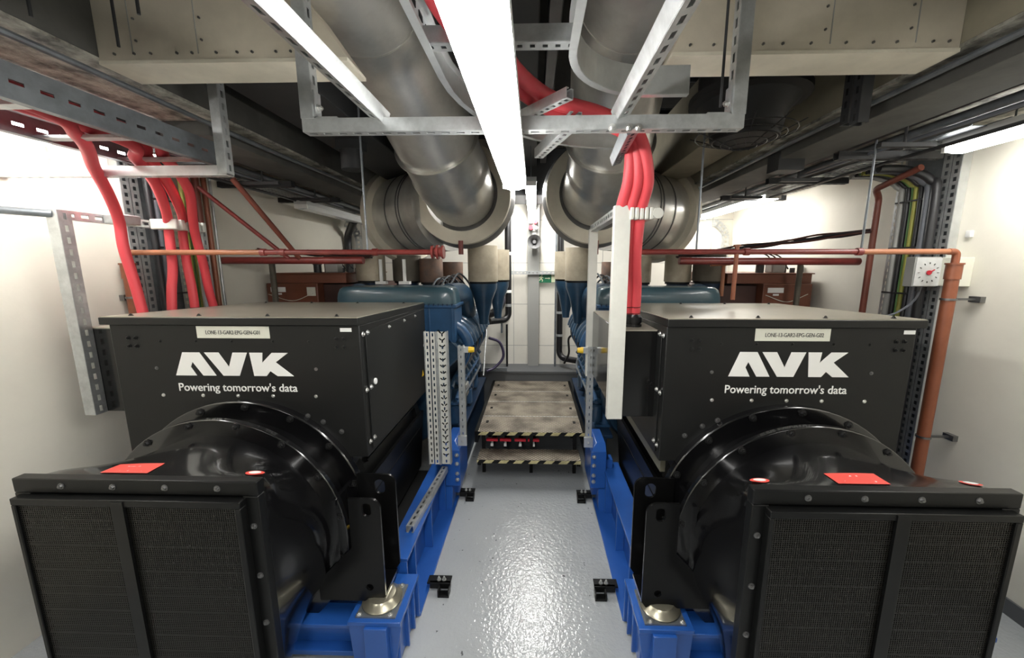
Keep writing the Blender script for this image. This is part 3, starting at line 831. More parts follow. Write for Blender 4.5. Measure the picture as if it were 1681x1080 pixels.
        for q, (dx, z, r_, mm) in enumerate(((.50, .78, .016, 'engine_mid'), (.53, .70, .011, 'galv_dark'), (.46, .88, .020, 'engine_blue'))):
            k = MB(); k.tube(smooth([(xc + g * dx, 3.08, z - .05), (xc + g * dx, 3.25, z), (xc + g * dx, 3.8, z), (xc + g * dx, 4.3, z + .02), (xc + g * (dx - .05), 4.48, z + .1)], 4), r_, 10)
            k.build('service_line', mm, t)
        if g * s < 0 or s < 0: continue
        k = MB(); k.tube([(xc + g * .62, 3.9, .70), (xc + g * .60, 4.46, 1.22)], .007, 8); k.build('guard_rod', 'galv', t)
    # hose loom on top
    for q in range(5):
        k = MB(); x0 = xc + s * (.20 + .05 * q)
        k.tube(smooth([(x0, 3.45, 1.62 + .02 * q), (x0 + s * .05, 3.6, 1.74 + .012 * q), (x0 + s * .12, 3.8, 1.66), (x0 + s * .1, 4.0, 1.5)], 5), .009, 8)
        k.build('hose', 'cable_black' if q % 2 else 'galv_dark', t)
    return t
def cans(xc, s, L):
    return [(xc + s * a, y, r, zb, zt, m, c) for a, y, r, zb, zt, m, c in L]
engine('left', -1.16, 1, cans(-1.16, 1, [
    (-.42, 3.66, .135, 1.72, 2.00, 'silencer_tan', False), (-.13, 3.85, .14, 1.71, 1.96, 'silencer_dark', False),
    (.13, 3.80, .115, 1.70, 1.93, 'silencer_rust', False), (.30, 4.0, .11, 1.70, 1.90, 'silencer_rust', False),
    (.66, 3.72, .145, 1.71, 2.05, 'silencer_tan', True), (.76, 4.15, .13, 1.71, 2.03, 'silencer_tan', True)]), None)
engine('right', 1.03, -1, cans(1.03, -1, [
    (-.60, 3.62, .14, 1.72, 1.96, 'silencer_dark', False), (-.33, 3.66, .12, 1.71, 1.96, 'silencer_tan', False),
    (-.02, 3.80, .10, 1.70, 1.95, 'silencer_tan', False), (.22, 4.0, .11, 1.70, 1.90, 'silencer_rust', False),
    (.60, 3.72, .13, 1.72, 2.03, 'silencer_tan', True), (.68, 4.15, .13, 1.72, 2.01, 'silencer_tan', True)]), None)

# ------------------------------------------------------------------ exhaust ducts
def exhaust(side, s, xv, x0):
    t = thing('exhaust_duct', f'{side} metal-clad exhaust duct bending down to its round drum', 'duct', (xv, 3.2, 2.4), 'clad exhaust ducts over the engines')
    ZE = 3.0
    # overhead run -> slope -> forward-facing elbow
    pts = fillet([(x0, -1.6, ZE), (x0, 1.98, ZE), (xv, 2.78, 2.52), (xv, 3.20, 2.44)], .5, 8)
    m = MB(); m.tube(pts, [.25] * (len(pts) - 10) + [.262] * 4 + [.275] * 6, 48); m.build('duct_run', 'cladding', t, ang=50)
    def band(p, d, r=.304, w=.012): MB().cyl(V(p) - V(d).normalized() * w / 2, V(p) + V(d).normalized() * w / 2, r, n=48).build('duct_band', 'seam', t)
    band((x0, 1.15, ZE), (0, 1, 0), .253, .006); band((x0, .0, ZE), (0, 1, 0), .253, .006); band((x0, 1.80, ZE), (0, 1, 0), .254, .006)
    d = V((xv - x0, .80, -.48)); band(V((x0, 1.98, ZE)) + d * .74, d, .282, .01)
    # big ring plates
    k = MB(); k.lathe((xv, 3.22, 2.44), (0, 1, .0), [(-.03, .30), (-.03, .405), (-.01, .41), (.02, .41), (.02, .31)], 56, False); k.build('ring_plate', 'cladding_cream', t)
    k = MB(); k.lathe((xv, 3.235, 2.44), (0, 1, 0), [(0, .41), (.10, .435), (.12, .435), (.13, .2)], 56, False); k.build('ring_rim', 'cladding_dark', t)
    # drum running outward and back
    a = V((xv - s * .15, 3.42, 2.36)); b = V((xv - s * .68, 3.86, 2.34)); d = (b - a).normalized()
    m = MB(); m.cyl(a, b, .37, n=56); m.build('drum', 'cladding', t, ang=50)
    k = MB()
    for f in (.30, .36, .62):
        p = a + (b - a) * f; MB().cyl(p - d * .006, p + d * .006, .376, n=56).build('drum_band', 'cladding_dark', t)
    k = MB(); k.lathe(b, d, [(-.03, .37), (-.03, .43), (.02, .45), (.03, .45), (.03, .1)], 56, False); k.build('drum_end_plate', 'cladding_cream', t)
    # down leg hanger in red
    MB().cyl((xv, 3.14, 1.95), (xv, 3.14, 2.06), .02, n=12).build('support_leg', 'pipe_red', t)
    return t
exhaust('left', 1, -.60, -.73)
exhaust('right', -1, .50, .42)

# ------------------------------------------------------------------ step platform
t = thing('step_platform', 'two-level tread plate platform with hazard striped edges at aisle end', 'platform', (-.03, 3.8, 0))
XA, XB = -.525, .465
m = MB().box(XA, XB, 3.16, 4.69, .388, .40); m.build('upper_deck', 'tread_plate', t)
k = MB()
for y in (3.52, 3.93, 4.27): k.box(XA + .03, XB - .03, y, y + .006, .4, .402)
k.build('deck_seam', 'galv_bright', t)
for x in (XA, XB - .03): MB().box(x, x + .03, 3.16, 4.69, .30, .405).build('side_channel', 'black_satin', t)
for i, y in enumerate((3.36, 3.72, 4.12, 4.48)):
    for x in (XA + .075, XB - .095): MB().box(x, x + .025, y, y + .05, .4005, .4025).build('hand_slot', 'black_matt', t)
m = MB().box(-.48, .40, 2.98, 3.18, .215, .23); m.build('lower_step', 'tread_plate', t)
def nosing(x0, x1, y, z0, z1, ph):
    MB().box(x0, x1, y - .004, y, z0, z1).build('nosing', 'black_satin', t)
    k = MB(); p = .128; x = x0 - p + ph
    h = z1 - z0
    while x < x1:
        P = [(max(x0, min(x1, x)), 0), (max(x0, min(x1, x + p * .55)), 0), (max(x0, min(x1, x + p * .55 + h)), h), (max(x0, min(x1, x + h)), h)]
        if P[1][0] - P[0][0] > .01 or P[2][0] - P[3][0] > .01: k.prism(P, (0, y - .0045, z0), (1, 0, 0), (0, 0, 1), .001)
        x += p
    k.build('hazard_stripe', 'label_cream_y', t, sm=False)
mat('label_cream_y', (.72, .64, .33), .5, noise=.3, nscale=20)
nosing(XA, XB, 3.158, .372, .402, .03)
nosing(-.48, .40, 2.978, .203, .232, .05)
k = MB()
for x in (-.45, -.02, .37): k.box(x - .015, x + .015, 3.18, 3.21, 0, .388)
for y in (3.9, 4.6): 
    for x in (XA + .03, XB - .06): k.box(x, x + .03, y, y + .03, 0, .388)
k.box(-.48, -.45, 3.0, 3.2, .17, .215).box(.37, .40, 3.0, 3.2, .17, .215)
k.build('leg', 'black_matt', t)
# red valves under the upper deck
for i, x in enumerate((-.375, -.255, -.12, .0)):
    v = thing('valve', 'red handled valve in the row under the upper platform deck', 'valve', (x, 3.34, .26), 'red valves in a row under the platform')
    MB().bar((x - .052, 3.22, .300), (x + .052, 3.22, .298), .03, .022).build('handle', 'red_plastic', v, bevel=.003)
    MB().cyl((x, 3.22, .245), (x, 3.22, .29), .011, n=12).build('stem', 'galv_bright', v)
    MB().box(x - .012, x + .012, 3.19, 3.20, .250, .275).build('tag', 'label_white', v)
    MB().cyl((x, 3.22, .240), (x, 3.6, .240), .022, n=14).build('body', 'black_matt', v)

# ------------------------------------------------------------------ back wall fittings
k = MB().box(-.085, .065, YB - .012, YB, .52, ZC).box(-.015, -.005, YB - .09, YB - .01, .52, ZC).box(-.085, .065, YB - .1, YB - .088, .52, ZC)
tag(k.build('steel_column', 'pvc_grey'), 'grey steel column in the middle of the back wall', 'column')
h = thing('horn_speaker', 'small grey horn speaker on the central back wall column', 'speaker', (0, YB - .15, 2.10))
MB().lathe((0, YB - .30, 2.16), (0, 1, .0), [(0, .085), (.005, .085), (.04, .055), (.10, .03), (.16, .028), (.17, .04), (.19, .04)], 28, False).build('horn', 'horn_grey', h)
MB().cyl((0, YB - .26, 2.16), (0, YB - .12, 2.16), .022, n=14).build('driver', 'horn_grey', h)
MB().box(-.02, .02, YB - .14, YB - .1, 2.14, 2.28).build('bracket', 'pvc_grey', h)
b = thing('alarm_beacon', 'red and white alarm beacon above the horn speaker', 'alarm', (0, YB - .13, 2.33))
MB().box(-.05, .04, YB - .13, YB - .1, 2.30, 2.46).build('base', 'pvc_grey', b)
MB().cyl((-.045, YB - .13, 2.42), (-.045, YB - .18, 2.42), .028, n=18).build('white_lens', 'label_white', b)
MB().cyl((.015, YB - .13, 2.41), (.015, YB - .18, 2.41), .022, n=18).build('red_lens', 'red_plastic', b)
MB().cyl((-.045, YB - .13, 2.34), (-.045, YB - .18, 2.34), .028, n=18).build('red_lens', 'red_plastic', b)
MB().cyl((.02, YB - .13, 2.34), (.02, YB - .17, 2.34), .022, n=18).build('sounder', 'label_white', b)
tag(MB().strut((-.50, YB - .125, 1.775), (.37, YB - .125, 1.775), (0, -1, 0), sl=.02, sw=.012, pitch=.05).build('slotted_rail', 'galv'), 'slotted steel rail running across the back wall column', 'rail')
e = thing('exit_sign', 'green emergency exit sign with running man and arrow on back wall', 'sign', (.14, YB - .02, 1.64))
ex0, ex1, ez0, ez1 = .05, .285, 1.645, 1.76
MB().box(ex0, ex1, YB - .09, YB - .08, ez0, ez1).build('panel', 'sign_green', e)
MB().box(ex0 + .176, ex1 - .004, YB - .092, YB - .09, ez0 + .004, ez1 - .004).build('pale_panel', 'sign_glow', e)
k = MB(); yy = YB - .0925; q = lambda P: k.prism([(ex0 + a / 100, ez0 + b / 100) for a, b in P], (0, yy + .003, 0), (1, 0, 0), (0, 0, 1), .003)
q([(9.2, 5.1), (14, 5.1), (14, 4.2), (16.2, 5.6), (14, 7), (14, 6.1), (9.2, 6.1)])
q([(4.2, 8.6), (5.6, 8.9), (6.0, 10), (5.2, 10.4), (4.4, 9.8)])
q([(3.2, 8.2), (5.4, 8.0), (7.2, 6.4), (6.6, 5.8), (5.3, 6.7), (5.0, 5.2), (6.6, 3.4), (6.0, 1.2), (5.1, 1.5), (5.4, 3.2), (3.8, 4.6), (3.2, 3.2), (1.2, 2.4), (.9, 3.2), (2.6, 4.2), (3.2, 6.6), (2.3, 6.4), (1.8, 5.2), (1.1, 5.5), (1.7, 7.3)])
k.build('running_man_and_arrow', 'sign_glow', e, sm=False)
# black coolant pipes at the end wall
def pipe(name, label, cat, pts, r, m, fr=0, n=14, group=None, parent=None, bands=()):
    P = fillet(pts, fr) if fr else pts
    mb = MB().tube(P, r, n)
    if parent: return mb.build(name, m, parent)
    o = mb.build(name, m); tag(o, label, cat, group); return o
o = thing('coolant_pipe', 'black coolant pipe rising up the back wall left of the column', 'pipe', (-.34, 4.9, .6))
pipe('riser', '', '', [(-.56, 4.72, 1.17), (-.335, 4.9, 1.17), (-.335, 4.9, 3.2)], .042, 'rubber', .09, 18, parent=o)
for z in (1.34, 1.52, 2.0): MB().cyl((-.335, 4.9, z), (-.335, 4.9, z + .035), .046, n=18).build('band', 'label_white' if z > 1.4 else 'galv', o)
pipe('drain', '', '', [(-.42, 4.85, 1.15), (-.42, 4.85, 1.0)], .014, 'galv_dark', parent=o)
pipe('drop', '', '', [(-.36, 4.93, 1.1), (-.36, 4.93, .53)], .014, 'rubber', parent=o)
o = thing('coolant_pipe', 'black coolant pipe down the back wall right of the exit sign', 'pipe', (.36, 4.9, .6))
pipe('riser', '', '', [(.60, 4.7, .66), (.335, 4.9, .66), (.335, 4.9, 3.2)], .040, 'rubber', .1, 18, parent=o)
for z in (.95, 1.25, 2.0): MB().cyl((.335, 4.9, z), (.335, 4.9, z + .03), .044, n=18).build('band', 'galv', o)
pipe('stand_pipe', '', '', [(.285, 4.98, .42), (.285, 4.98, 3.2)], .014, 'galv_dark', parent=o)
o = thing('coolant_hose', 'thick black hose elbow looping from the left engine end', 'hose', (-.45, 4.7, 1.3))
pipe('hose', '', '', smooth([(-.74, 4.45, 1.56), (-.56, 4.5, 1.58), (-.42, 4.55, 1.52), (-.40, 4.55, 1.40), (-.50, 4.52, 1.30), (-.70, 4.45, 1.27)], 6), .048, 'rubber', parent=o, n=18)
pipe('purple_sleeve', '', '', smooth([(-.425, 4.55, 1.525), (-.398, 4.55, 1.46), (-.41, 4.55, 1.39)], 4), .0515, 'purple_hose', parent=o, n=18)
pipe('drain_hose', 'thin dark purple hose curving down beside the left engine', 'hose', smooth([(-.55, 4.5, 1.0), (-.42, 4.55, .93), (-.38, 4.58, .75), (-.48, 4.55, .62), (-.58, 4.5, .58)], 6), .017, 'purple_hose')
pipe('drain_hose', 'thin black hose with white end beside the right engine', 'hose', smooth([(.46, 4.5, 1.04), (.42, 4.52, .98), (.43, 4.55, .80), (.38, 4.6, .66)], 6), .013, 'rubber')
tag(MB().strut((-.62, 4.66, .56), (-.34, 4.66, .56), (0, -1, 0)).build('slotted_rail', 'galv_dark'), 'short dark slotted rail near the floor left of the back wall column', 'rail')

# ------------------------------------------------------------------ overhead strut frame
o = thing('strut_frame', 'galvanised slotted strut frame hanging below the beam over the aisle', 'support frame', (-.05, 1.38, 2.3))
LZ = 2.44; FZ = 2.322; fx0, fx1, FY = -.765, .665, 1.37
MB().strut((fx0 - .02, FY, FZ), (fx1 + .02, FY, FZ), (0, 0, -1)).build('cross_strut', 'galv', o)
for x in (fx0, fx1):
    MB().strut((x, FY - .002, FZ + .02), (x, FY - .002, ZC), (1 if x < 0 else -1, 0, 0)).build('drop_strut', 'galv', o)
    g = 1 if x < 0 else -1
    k = MB().box(x + g * .022, x + g * .028, FY - .02, FY + .02, FZ + .02, FZ + .11).box(x + g * .022, x + g * .10, FY - .02, FY + .02, FZ + .021, FZ + .027)
    bk = k.build('corner_bracket', 'galv', o)
    bolt(bk, (x + g * .028, FY, FZ + .06), (g, 0, 0), .009, 'bolt_bright', .012)
MB().strut((-.525, -.3, FZ + .035), (-.525, FY + .02, FZ + .035), (-.35, 0, -1)).build('depth_strut', 'galv', o)
MB().strut((.285, -.3, FZ + .035), (.285, FY + .02, FZ + .035), (.35, 0, -1)).build('depth_strut', 'galv', o)
MB().strut((.33, FY + .02, FZ - .0), (.40, 2.0, FZ + .05), (.35, 0, -1)).build('stay_strut', 'galv_dark', o)
MB().strut((.02, 1.98, FZ + .08), (.14, FY + .03, FZ + .03), (0, 0, -1)).build('stay_strut', 'galv', o)
MB().strut((-.07, 1.64, LZ + .0), (.12, 1.42, LZ + .0), (0, 0, -1), W=.032, sl=.014, pitch=.032).build('stay_strut', 'galv', o)
for x in (.255, .31, .34):
    bolt(o, (x, FY - .025, FZ - .02), (0, -1, 0), .009, 'bolt_bright', .014)

# curved cable ladder
o = thing('cable_ladder', 'galvanised cable ladder curving right above the middle of the aisle', 'cable tray', (-.1, 1.2, 2.42))
def ribbon(pts, z0, z1, th=.003, flange=.022, fs=1):
    m = MB(); P = [V((x, y, 0)) for x, y in pts]
    for a, b in zip(P, P[1:]):
        d = (b - a).normalized(); n = V((-d.y, d.x, 0))
        m.obox((a + b) / 2 + V((0, 0, (z0 + z1) / 2)), d, n, (0, 0, 1), (b - a).length / 2 + .0015, th / 2, (z1 - z0) / 2)
        for z in (z0, z1): m.obox((a + b) / 2 + n * fs * flange / 2 + V((0, 0, z)), d, n, (0, 0, 1), (b - a).length / 2 + .0015, flange / 2, th / 2)
    return m
def arc(cx_, cy_, r, a0, a1, n=12): return [(cx_ + r * math.cos(R(a0 + (a1 - a0) * k / n)), cy_ + r * math.sin(R(a0 + (a1 - a0) * k / n))) for k in range(n + 1)]
ribbon([(-.305, -.8), (-.305, 1.3)] + arc(.45, 1.3, .755, 180, 90) [1:] , LZ, LZ + .09, fs=-1).build('outer_side_rail', 'galv_bright', o)
ribbon([(.115, -.8), (.115, 1.15)] + arc(.40, 1.15, .285, 180, 90)[1:] + [(.53, 1.435)], LZ, LZ + .09, fs=1).build('inner_side_rail', 'galv_bright', o)
for y in (-.4, .0, .4, .83, 1.15): MB().strut((-.305, y, LZ + .03), (.115, y, LZ + .03), (0, 0, -1), sl=.014, sw=.014, pitch=.035).build('rung', 'galv', o)
k = MB()
for y in [0.06 * i for i in range(2, 20)]: k.box(-.3035, -.3015, y, y + .03, LZ + .02, LZ + .035).box(-.3035, -.3015, y + .015, y + .045, LZ + .055, LZ + .07)
k.build('side_slots', 'black_matt', o)
# left ladder with its trapeze
o = thing('cable_ladder', 'long dark perforated cable ladder along the left soffit with red cables', 'cable tray', (-1.7, .8, 2.32))
k = MB(); 
k.perf((-1.53, -.8, 2.385), (-1.53, 1.93, 2.385), (0, 0, 1), .10, .003, sl=.035, sw=.012, pitch=.07)
k.box(-1.56, -1.53, -.8, 1.93, 2.333, 2.337).box(-1.56, -1.53, -.8, 1.93, 2.434, 2.438)
k.build('near_side_rail', 'galv_dark', o)
k = MB(); k.perf((-1.93, -.8, 2.375), (-1.93, 1.93, 2.375), (0, 0, 1), .08, .003, sl=.035, sw=.012, pitch=.07)
k.box(-1.93, -1.90, -.8, 1.93, 2.333, 2.337); k.build('far_side_rail', 'galv_dark', o)
for y in (-.3, .1, .5, .9, 1.22, 1.52, 1.82): MB().box(-1.93, -1.53, y - .02, y + .02, 2.338, 2.35).build('rung', 'galv', o)
o = thing('trapeze_bracket', 'pale strut trapeze carrying the left cable ladder at its end', 'support frame', (-2.0, 1.9, 2.29))
MB().strut((XL + .002, 1.80, 2.285), (-1.405, 1.80, 2.285), (0, 0, -1)).build('cross_strut', 'galv_bright', o)
MB().strut((-1.40, 1.77, 2.265), (-1.40, 1.77, ZC), (1, 0, 0)).build('drop_strut', 'galv', o)
MB().strut((-2.28, 1.80, 2.305), (-2.28, 1.80, SZ), (1, 0, 0)).build('drop_strut', 'galv_bright', o)

# ------------------------------------------------------------------ cable goalposts
def goal(side, x, y0, y1, z0a, z0b, zt, sd):
    o = thing('cable_support_frame', f'slotted strut goalpost holding red cables above the {side} generator', 'support frame', (x, y0, z0a))
    a = MB().strut((x, y0, z0a), (x, y0, zt + .02), (1 if side == 'left' else 0, 0 if side == 'left' else -1, 0), W=.055 if side == 'left' else .07, sl=.03, sw=.014, pitch=.055) if side == 'left' else MB().box(x - .038, x + .038, y0 - .02, y0 + .02, z0a, zt + .02)
    a.build('near_post', 'galv' if side == 'left' else 'strut_pale', o, bevel=0 if side == 'left' else .002)
    if side == 'left': MB().strut((x, y1, z0b), (x, y1, zt), (1, 0, 0), sl=.03, sw=.014, pitch=.055).build('far_post', 'galv_bright', o)
    else: MB().box(x - .03, x + .03, y1 - .02, y1 + .02, z0b, zt - .005).build('far_post', 'strut_pale', o, bevel=.002)
    MB().strut((x, y0, zt), (x, y1, zt), (1, 0, 0) if side == 'left' else (-1, 0, 0), sl=.035, sw=.018, pitch=.06).build('top_strut', 'galv', o)
    return o
g1 = goal('left', -2.30, 1.83, 2.62, 1.09, 1.54, 2.10, 1)
MB().tube([(-2.49, 1.70, 2.11), (-2.30, 1.81, 2.10)], .018, 12).build('wall_tie', 'galv_dark', g1)
g2 = goal('right', .408, 1.84, 2.70, 1.09, 1.06, 2.11, -1)

RC = .024
def cable(label, pts, base, grp, r=RC, m='cable_red'):
    t = thing('red_cable', label, 'cable', base, grp)
    P = smooth(pts, 7)
    MB().tube(P, r, 14).build('sheath', m, t)
    for k_ in (.012, .045):
        p = V(pts[-1]); q = V(pts[-2]); d = (q - p).normalized(); c = p + d * k_ * 1.0
        MB().cyl(c, c + d * .004, r + .0012, n=14).build('marker_band', 'cable_mark', t)
    return t
GL = 'red power cables dropping to the left generator'
zt = 1.545
cable('leftmost red cable, dropping alone to the left generator', [(-1.62, .2, 2.37), (-1.66, 1.25, 2.38), (-1.78, 1.53, 2.35), (-1.97, 1.73, 2.29), (-2.10, 1.89, 2.20), (-2.18, 1.99, 2.09), (-2.19, 2.0, 1.95), (-2.185, 2.02, 1.77), (-2.18, 2.04, zt)], (-2.18, 2.04, zt), GL)
cable('second red cable from the left on the left generator, left of the group', [(-1.70, .2, 2.37), (-1.72, 1.55, 2.38), (-1.84, 1.80, 2.34), (-1.98, 2.02, 2.27), (-2.14, 2.22, 2.16), (-2.21, 2.29, 2.05), (-2.19, 2.26, 1.85), (-2.18, 2.22, 1.7), (-2.18, 2.20, zt)], (-2.18, 2.2, zt), GL)
cable('third red cable on the left generator, middle of the close group', [(-1.78, .2, 2.40), (-1.76, 1.6, 2.41), (-1.84, 1.86, 2.36), (-1.98, 2.10, 2.27), (-2.13, 2.31, 2.15), (-2.20, 2.37, 2.05), (-2.19, 2.36, 1.86), (-2.18, 2.36, 1.7), (-2.18, 2.36, zt)], (-2.18, 2.36, zt), GL)
cable('rightmost red cable on the left generator, splaying out toward the back', [(-1.66, .2, 2.40), (-1.68, 1.6, 2.41), (-1.76, 1.86, 2.36), (-1.90, 2.12, 2.27), (-2.05, 2.29, 2.14), (-2.11, 2.36, 2.04), (-2.13, 2.41, 1.88), (-2.16, 2.46, 1.70), (-2.18, 2.51, zt)], (-2.18, 2.51, zt), GL)
cc = thing('cable_clamp', 'galvanised saddle clamp around the single red cable, left frame', 'clamp', (-2.26, 2.05, 2.08))
MB().box(-2.277, -2.172, 2.00, 2.10, 2.075, 2.125).build('saddle', 'galv', cc, bevel=.006)
cc = thing('cable_clamp', 'bright aluminium clamp around the group of red cables, left frame', 'clamp', (-2.26, 2.35, 2.08))
for y in (2.245, 2.285, 2.325, 2.365, 2.405, 2.445): MB().box(-2.277, -2.118 - .01 * (y > 2.3), y, y + .026, 2.07, 2.13).build('clamp_jaw', 'strut_pale', cc, bevel=.006)
GR = 'red power cables dropping to the right generator'
zt = 1.60
for i, (dx, dy, dz, lb) in enumerate(((-.062, 0, 0, 'leftmost, nearest the pale post'), (-.018, -.012, .015, 'second from the pale post'), (.026, -.02, .01, 'third from the pale post'), (.040, .04, .0, 'rightmost, farthest from the pale post'))):
    cable('red cable dropping to right generator, ' + lb, [(-.20 + dx, -.5, LZ + .06 + dz), (-.20 + dx, .8, LZ + .06 + dz), (-.14 + dx * .8, 1.25, LZ + .06 + dz), (.04, 1.60 - dx, LZ + .05 + dz), (.27, 1.72 - dx * .8, LZ + .03 + dz), (.42 + dx * .3, 1.74 - dx * .3 + dy, LZ - .04 + dz),
        (.475 + dx * .9, 1.78 + dy, LZ - .20), (.468 + dx, 1.86 + dy, 2.10), (.478 + dx * .8, 1.92 + dy, 1.90), (.503 + dx * .8, 1.98 + dy, 1.75), (.508 + dx * .8, 2.0 + dy, zt)], (.508 + dx * .8, 2.0 + dy, zt), GR, r=.026)
    g = thing('cable_gland', 'black ribbed cable gland under the red cable ' + lb, 'cable gland', (.508 + dx * .8, 2.0 + dy, 1.541), 'cable glands on the right generator box')
    MB().lathe(ORIG[g.name], (0, 0, 1), [(0, .036), (.012, .036), (.012, .029), (.022, .029), (.022, .036), (.05, .036), (.058, .030), (.066, .027)], 16, True).build('gland_body', 'rubber', g)
cc = thing('cable_clamp', 'bright aluminium clamp around the red cables on right frame', 'clamp', (.5, 1.85, 2.09))
for k_, x in enumerate((.440, .462, .484, .506, .528)): MB().box(x, x + .019, 1.805, 1.90, 2.065, 2.12).build('clamp_jaw', 'strut_pale', cc, bevel=.005)
MB().cyl((.565, 1.81, 2.092), (.565, 1.80, 2.092), .024, n=18).box(.545, .575, 1.808, 1.82, 2.07, 2.115).build('clamp_end', 'strut_pale', cc)

# vertical perforated tray and posts standing on the blue frames
o = thing('vertical_cable_tray', 'upright perforated steel tray beside the left generator', 'cable tray', (-.64, 2.45, .5))
k = MB()
for dx in (-.096, -.064, -.028, .002, .034): pass
x0 = -.715
for j_, x in enumerate((-.703, -.664, -.602)):
    k.perf((x, 2.42 if j_ != 1 else 2.415, .50), (x, 2.42 if j_ != 1 else 2.415, 1.432), (1, 0, 0), .030 if j_ != 2 else .058, .002, sl=.022, sw=.010, pitch=.042)
k.build('perforated_web', 'strut_pale', o)
MB().box(-.646, -.634, 2.41, 2.43, .50, 1.432).box(-.574, -.568, 2.41, 2.45, .50, 1.432).box(-.722, -.716, 2.41, 2.45, .5, 1.432).build('rib', 'galv', o)
k = MB(); 
for i in range(20):
    z = .56 + i * .045
    for dx in (-.012, .012): k.obox((-.603 + dx, 2.4185, z + .012), (1, 0, .9 if dx > 0 else -.9), (0, 1, 0), (-.9 if dx > 0 else .9, 0, 1), .009, .0012, .004)
k.build('slot_pattern', 'black_matt', o)
tag(MB().strut((-.71, 1.94, .358), (-.66, 2.60, .358), (0, 0, 1)).build('rail_strut', 'galv'), 'galvanised strut lying on the blue rail of the left generator', 'strut')
for side, x, s in (('left', -.53, 1), ('right', .41, -1)):
    o = thing('slotted_post', f'thin upright grey post with yellow end cap on the {side} blue frame', 'post', (x, 2.68, .53))
    MB().strut((x, 2.68, .535), (x, 2.68, 1.285), (0, -1, 0), sl=.02, sw=.008).build('post', 'galv', o)
    MB().box(x - .035, x + .03, 2.64, 2.66, .525, .60).build('foot_bracket', 'galv_bright', o)
    MB().box(x + s * .02, x + s * .055, 2.665, 2.70, 1.235, 1.275).build('arm', 'galv_bright', o)
    MB().cyl((x + s * .055, 2.68, 1.255), (x + s * .095, 2.68, 1.255), .024, .018, 12).build('end_cap', 'label_yellow', o)
    bolt(o, (x, 2.638, .56), (0, -1, 0), .008, 'bolt_bright')
tag(MB().box(.452, .456, 2.05, 2.68, 1.09, 1.5).build('guard_panel', 'galv_dark'), 'thin grey guard sheet between the two pale posts', 'panel') if False else None

# ------------------------------------------------------------------ red sprinkler main and orange risers
o = thing('water_main', 'horizontal red water pipe crossing the room above both generators', 'pipe', (0, 2.25, 1.93))
Yp = 2.24; Zp = 1.935
for a, b, m_ in ((-2.42, -1.62, 'pipe_orange_pale'), (-1.62, -.60, 'pipe_red'), (.58, 1.86, 'pipe_red'), (1.86, 2.36, 'pipe_orange_pale')):
    MB().cyl((a, Yp, Zp), (b, Yp, Zp), .0155, n=16).build('pipe_run', m_, o)
for x in (-.60, .58):
    g = 1 if x < 0 else -1
    k = MB()
    for q, r in ((0, .038), (.018, .028), (.03, .042), (.045, .028), (.06, .038)): k.cyl((x + g * q, Yp, Zp), (x + g * (q + .012), Yp, Zp), r, n=20)
    k.build('coupling', 'pipe_red', o)
for x in (-1.62, -1.5, 1.20, 1.83, -.95): MB().cyl((x, Yp, Zp), (x + .03, Yp, Zp), .021, n=16).build('socket', 'pipe_red', o)
MB().cyl((1.16, Yp, 1.66), (1.16, Yp, 1.965), .012, n=12).cyl((1.16, Yp, 1.965), (1.16, Yp, 1.975), .02, n=12).build('tee', 'pipe_orange', o)
for side, x, g in (('left', -2.42, -1), ('right', 2.36, 1)):
    o = thing('riser_pipe', f'orange riser pipe clipped to the {side} wall', 'pipe', (x, Yp, 0), 'orange risers')
    P = fillet([(x - g * .02, Yp, Zp), (x + g * .025, Yp, Zp), (x + g * .025, Yp, Zp - .10)], .03, 5)
    MB().tube(P, .018, 16).build('elbow', 'pipe_orange', o)
    MB().cyl((x + g * .025, Yp, 1.78), (x + g * .025, Yp, 1.868), .036, n=20).cyl((x + g * .025, Yp, 1.862), (x + g * .025, Yp, 1.872), .041, n=20).build('reducer', 'pipe_orange', o)
    MB().cyl((x + g * .025, Yp, 0), (x + g * .025, Yp, 1.79), .031, n=20).build('riser', 'pipe_orange', o)
    for z in (1.66, .82):
        k = MB().cyl((x + g * .025, Yp, z), (x + g * .025, Yp, z + .012), .036, n=20).bar((x + g * .05, Yp, z + .006), (XL if g < 0 else XR, Yp, z + .006), .012, .012)
        w_ = XL if g < 0 else XR; k.box(w_ - g * .03, w_, Yp - .03, Yp + .03, z - .012, z + .022)
        k.build('wall_clip', 'bolt_steel', o)

def wpipe(name, label, cat, pts, r, m, fr=0, group=None): return pipe(name, label, cat, pts, r, m, fr, 12, group)
# second, lower pipework by the walls
wpipe('branch_pipe', 'short dark red pipe just below the red main on the left', 'pipe', [(-2.49, 3.0, 1.90), (-1.35, 3.0, 1.90)], .028, 'pipe_red')
wpipe('branch_pipe', 'short dark red pipe just below the red main on the right', 'pipe', [(1.12, 3.0, 1.895), (2.48, 3.0, 1.89)], .028, 'pipe_red')
wpipe('branch_pipe', 'pale orange pipe with bend dropping behind the right brown tank', 'pipe', [(1.5, 3.3, 1.87), (1.05 * 1.62, 3.3, 1.88), (1.62, 3.32, 1.88), (1.62, 3.32, 1.6)], .016, 'pipe_orange_pale', .03)
wpipe('branch_pipe', 'right slanting dark red pipe at the left wall', 'pipe', [(-1.98, 2.55, 2.42), (-1.85, 3.0, 1.90)], .018, 'pipe_rust')
wpipe('branch_pipe', 'left slanting bright red pipe at the left wall', 'pipe', [(-2.35, 2.7, 2.40), (-1.93, 3.0, 1.90)], .015, 'pipe_red')
wpipe('service_pipe', 'dark orange vertical pipe on the left wall, left of the pair', 'pipe', [(-2.455, 2.80, 0), (-2.455, 2.80, 2.57)], .024, 'pipe_rust', group='left wall risers')
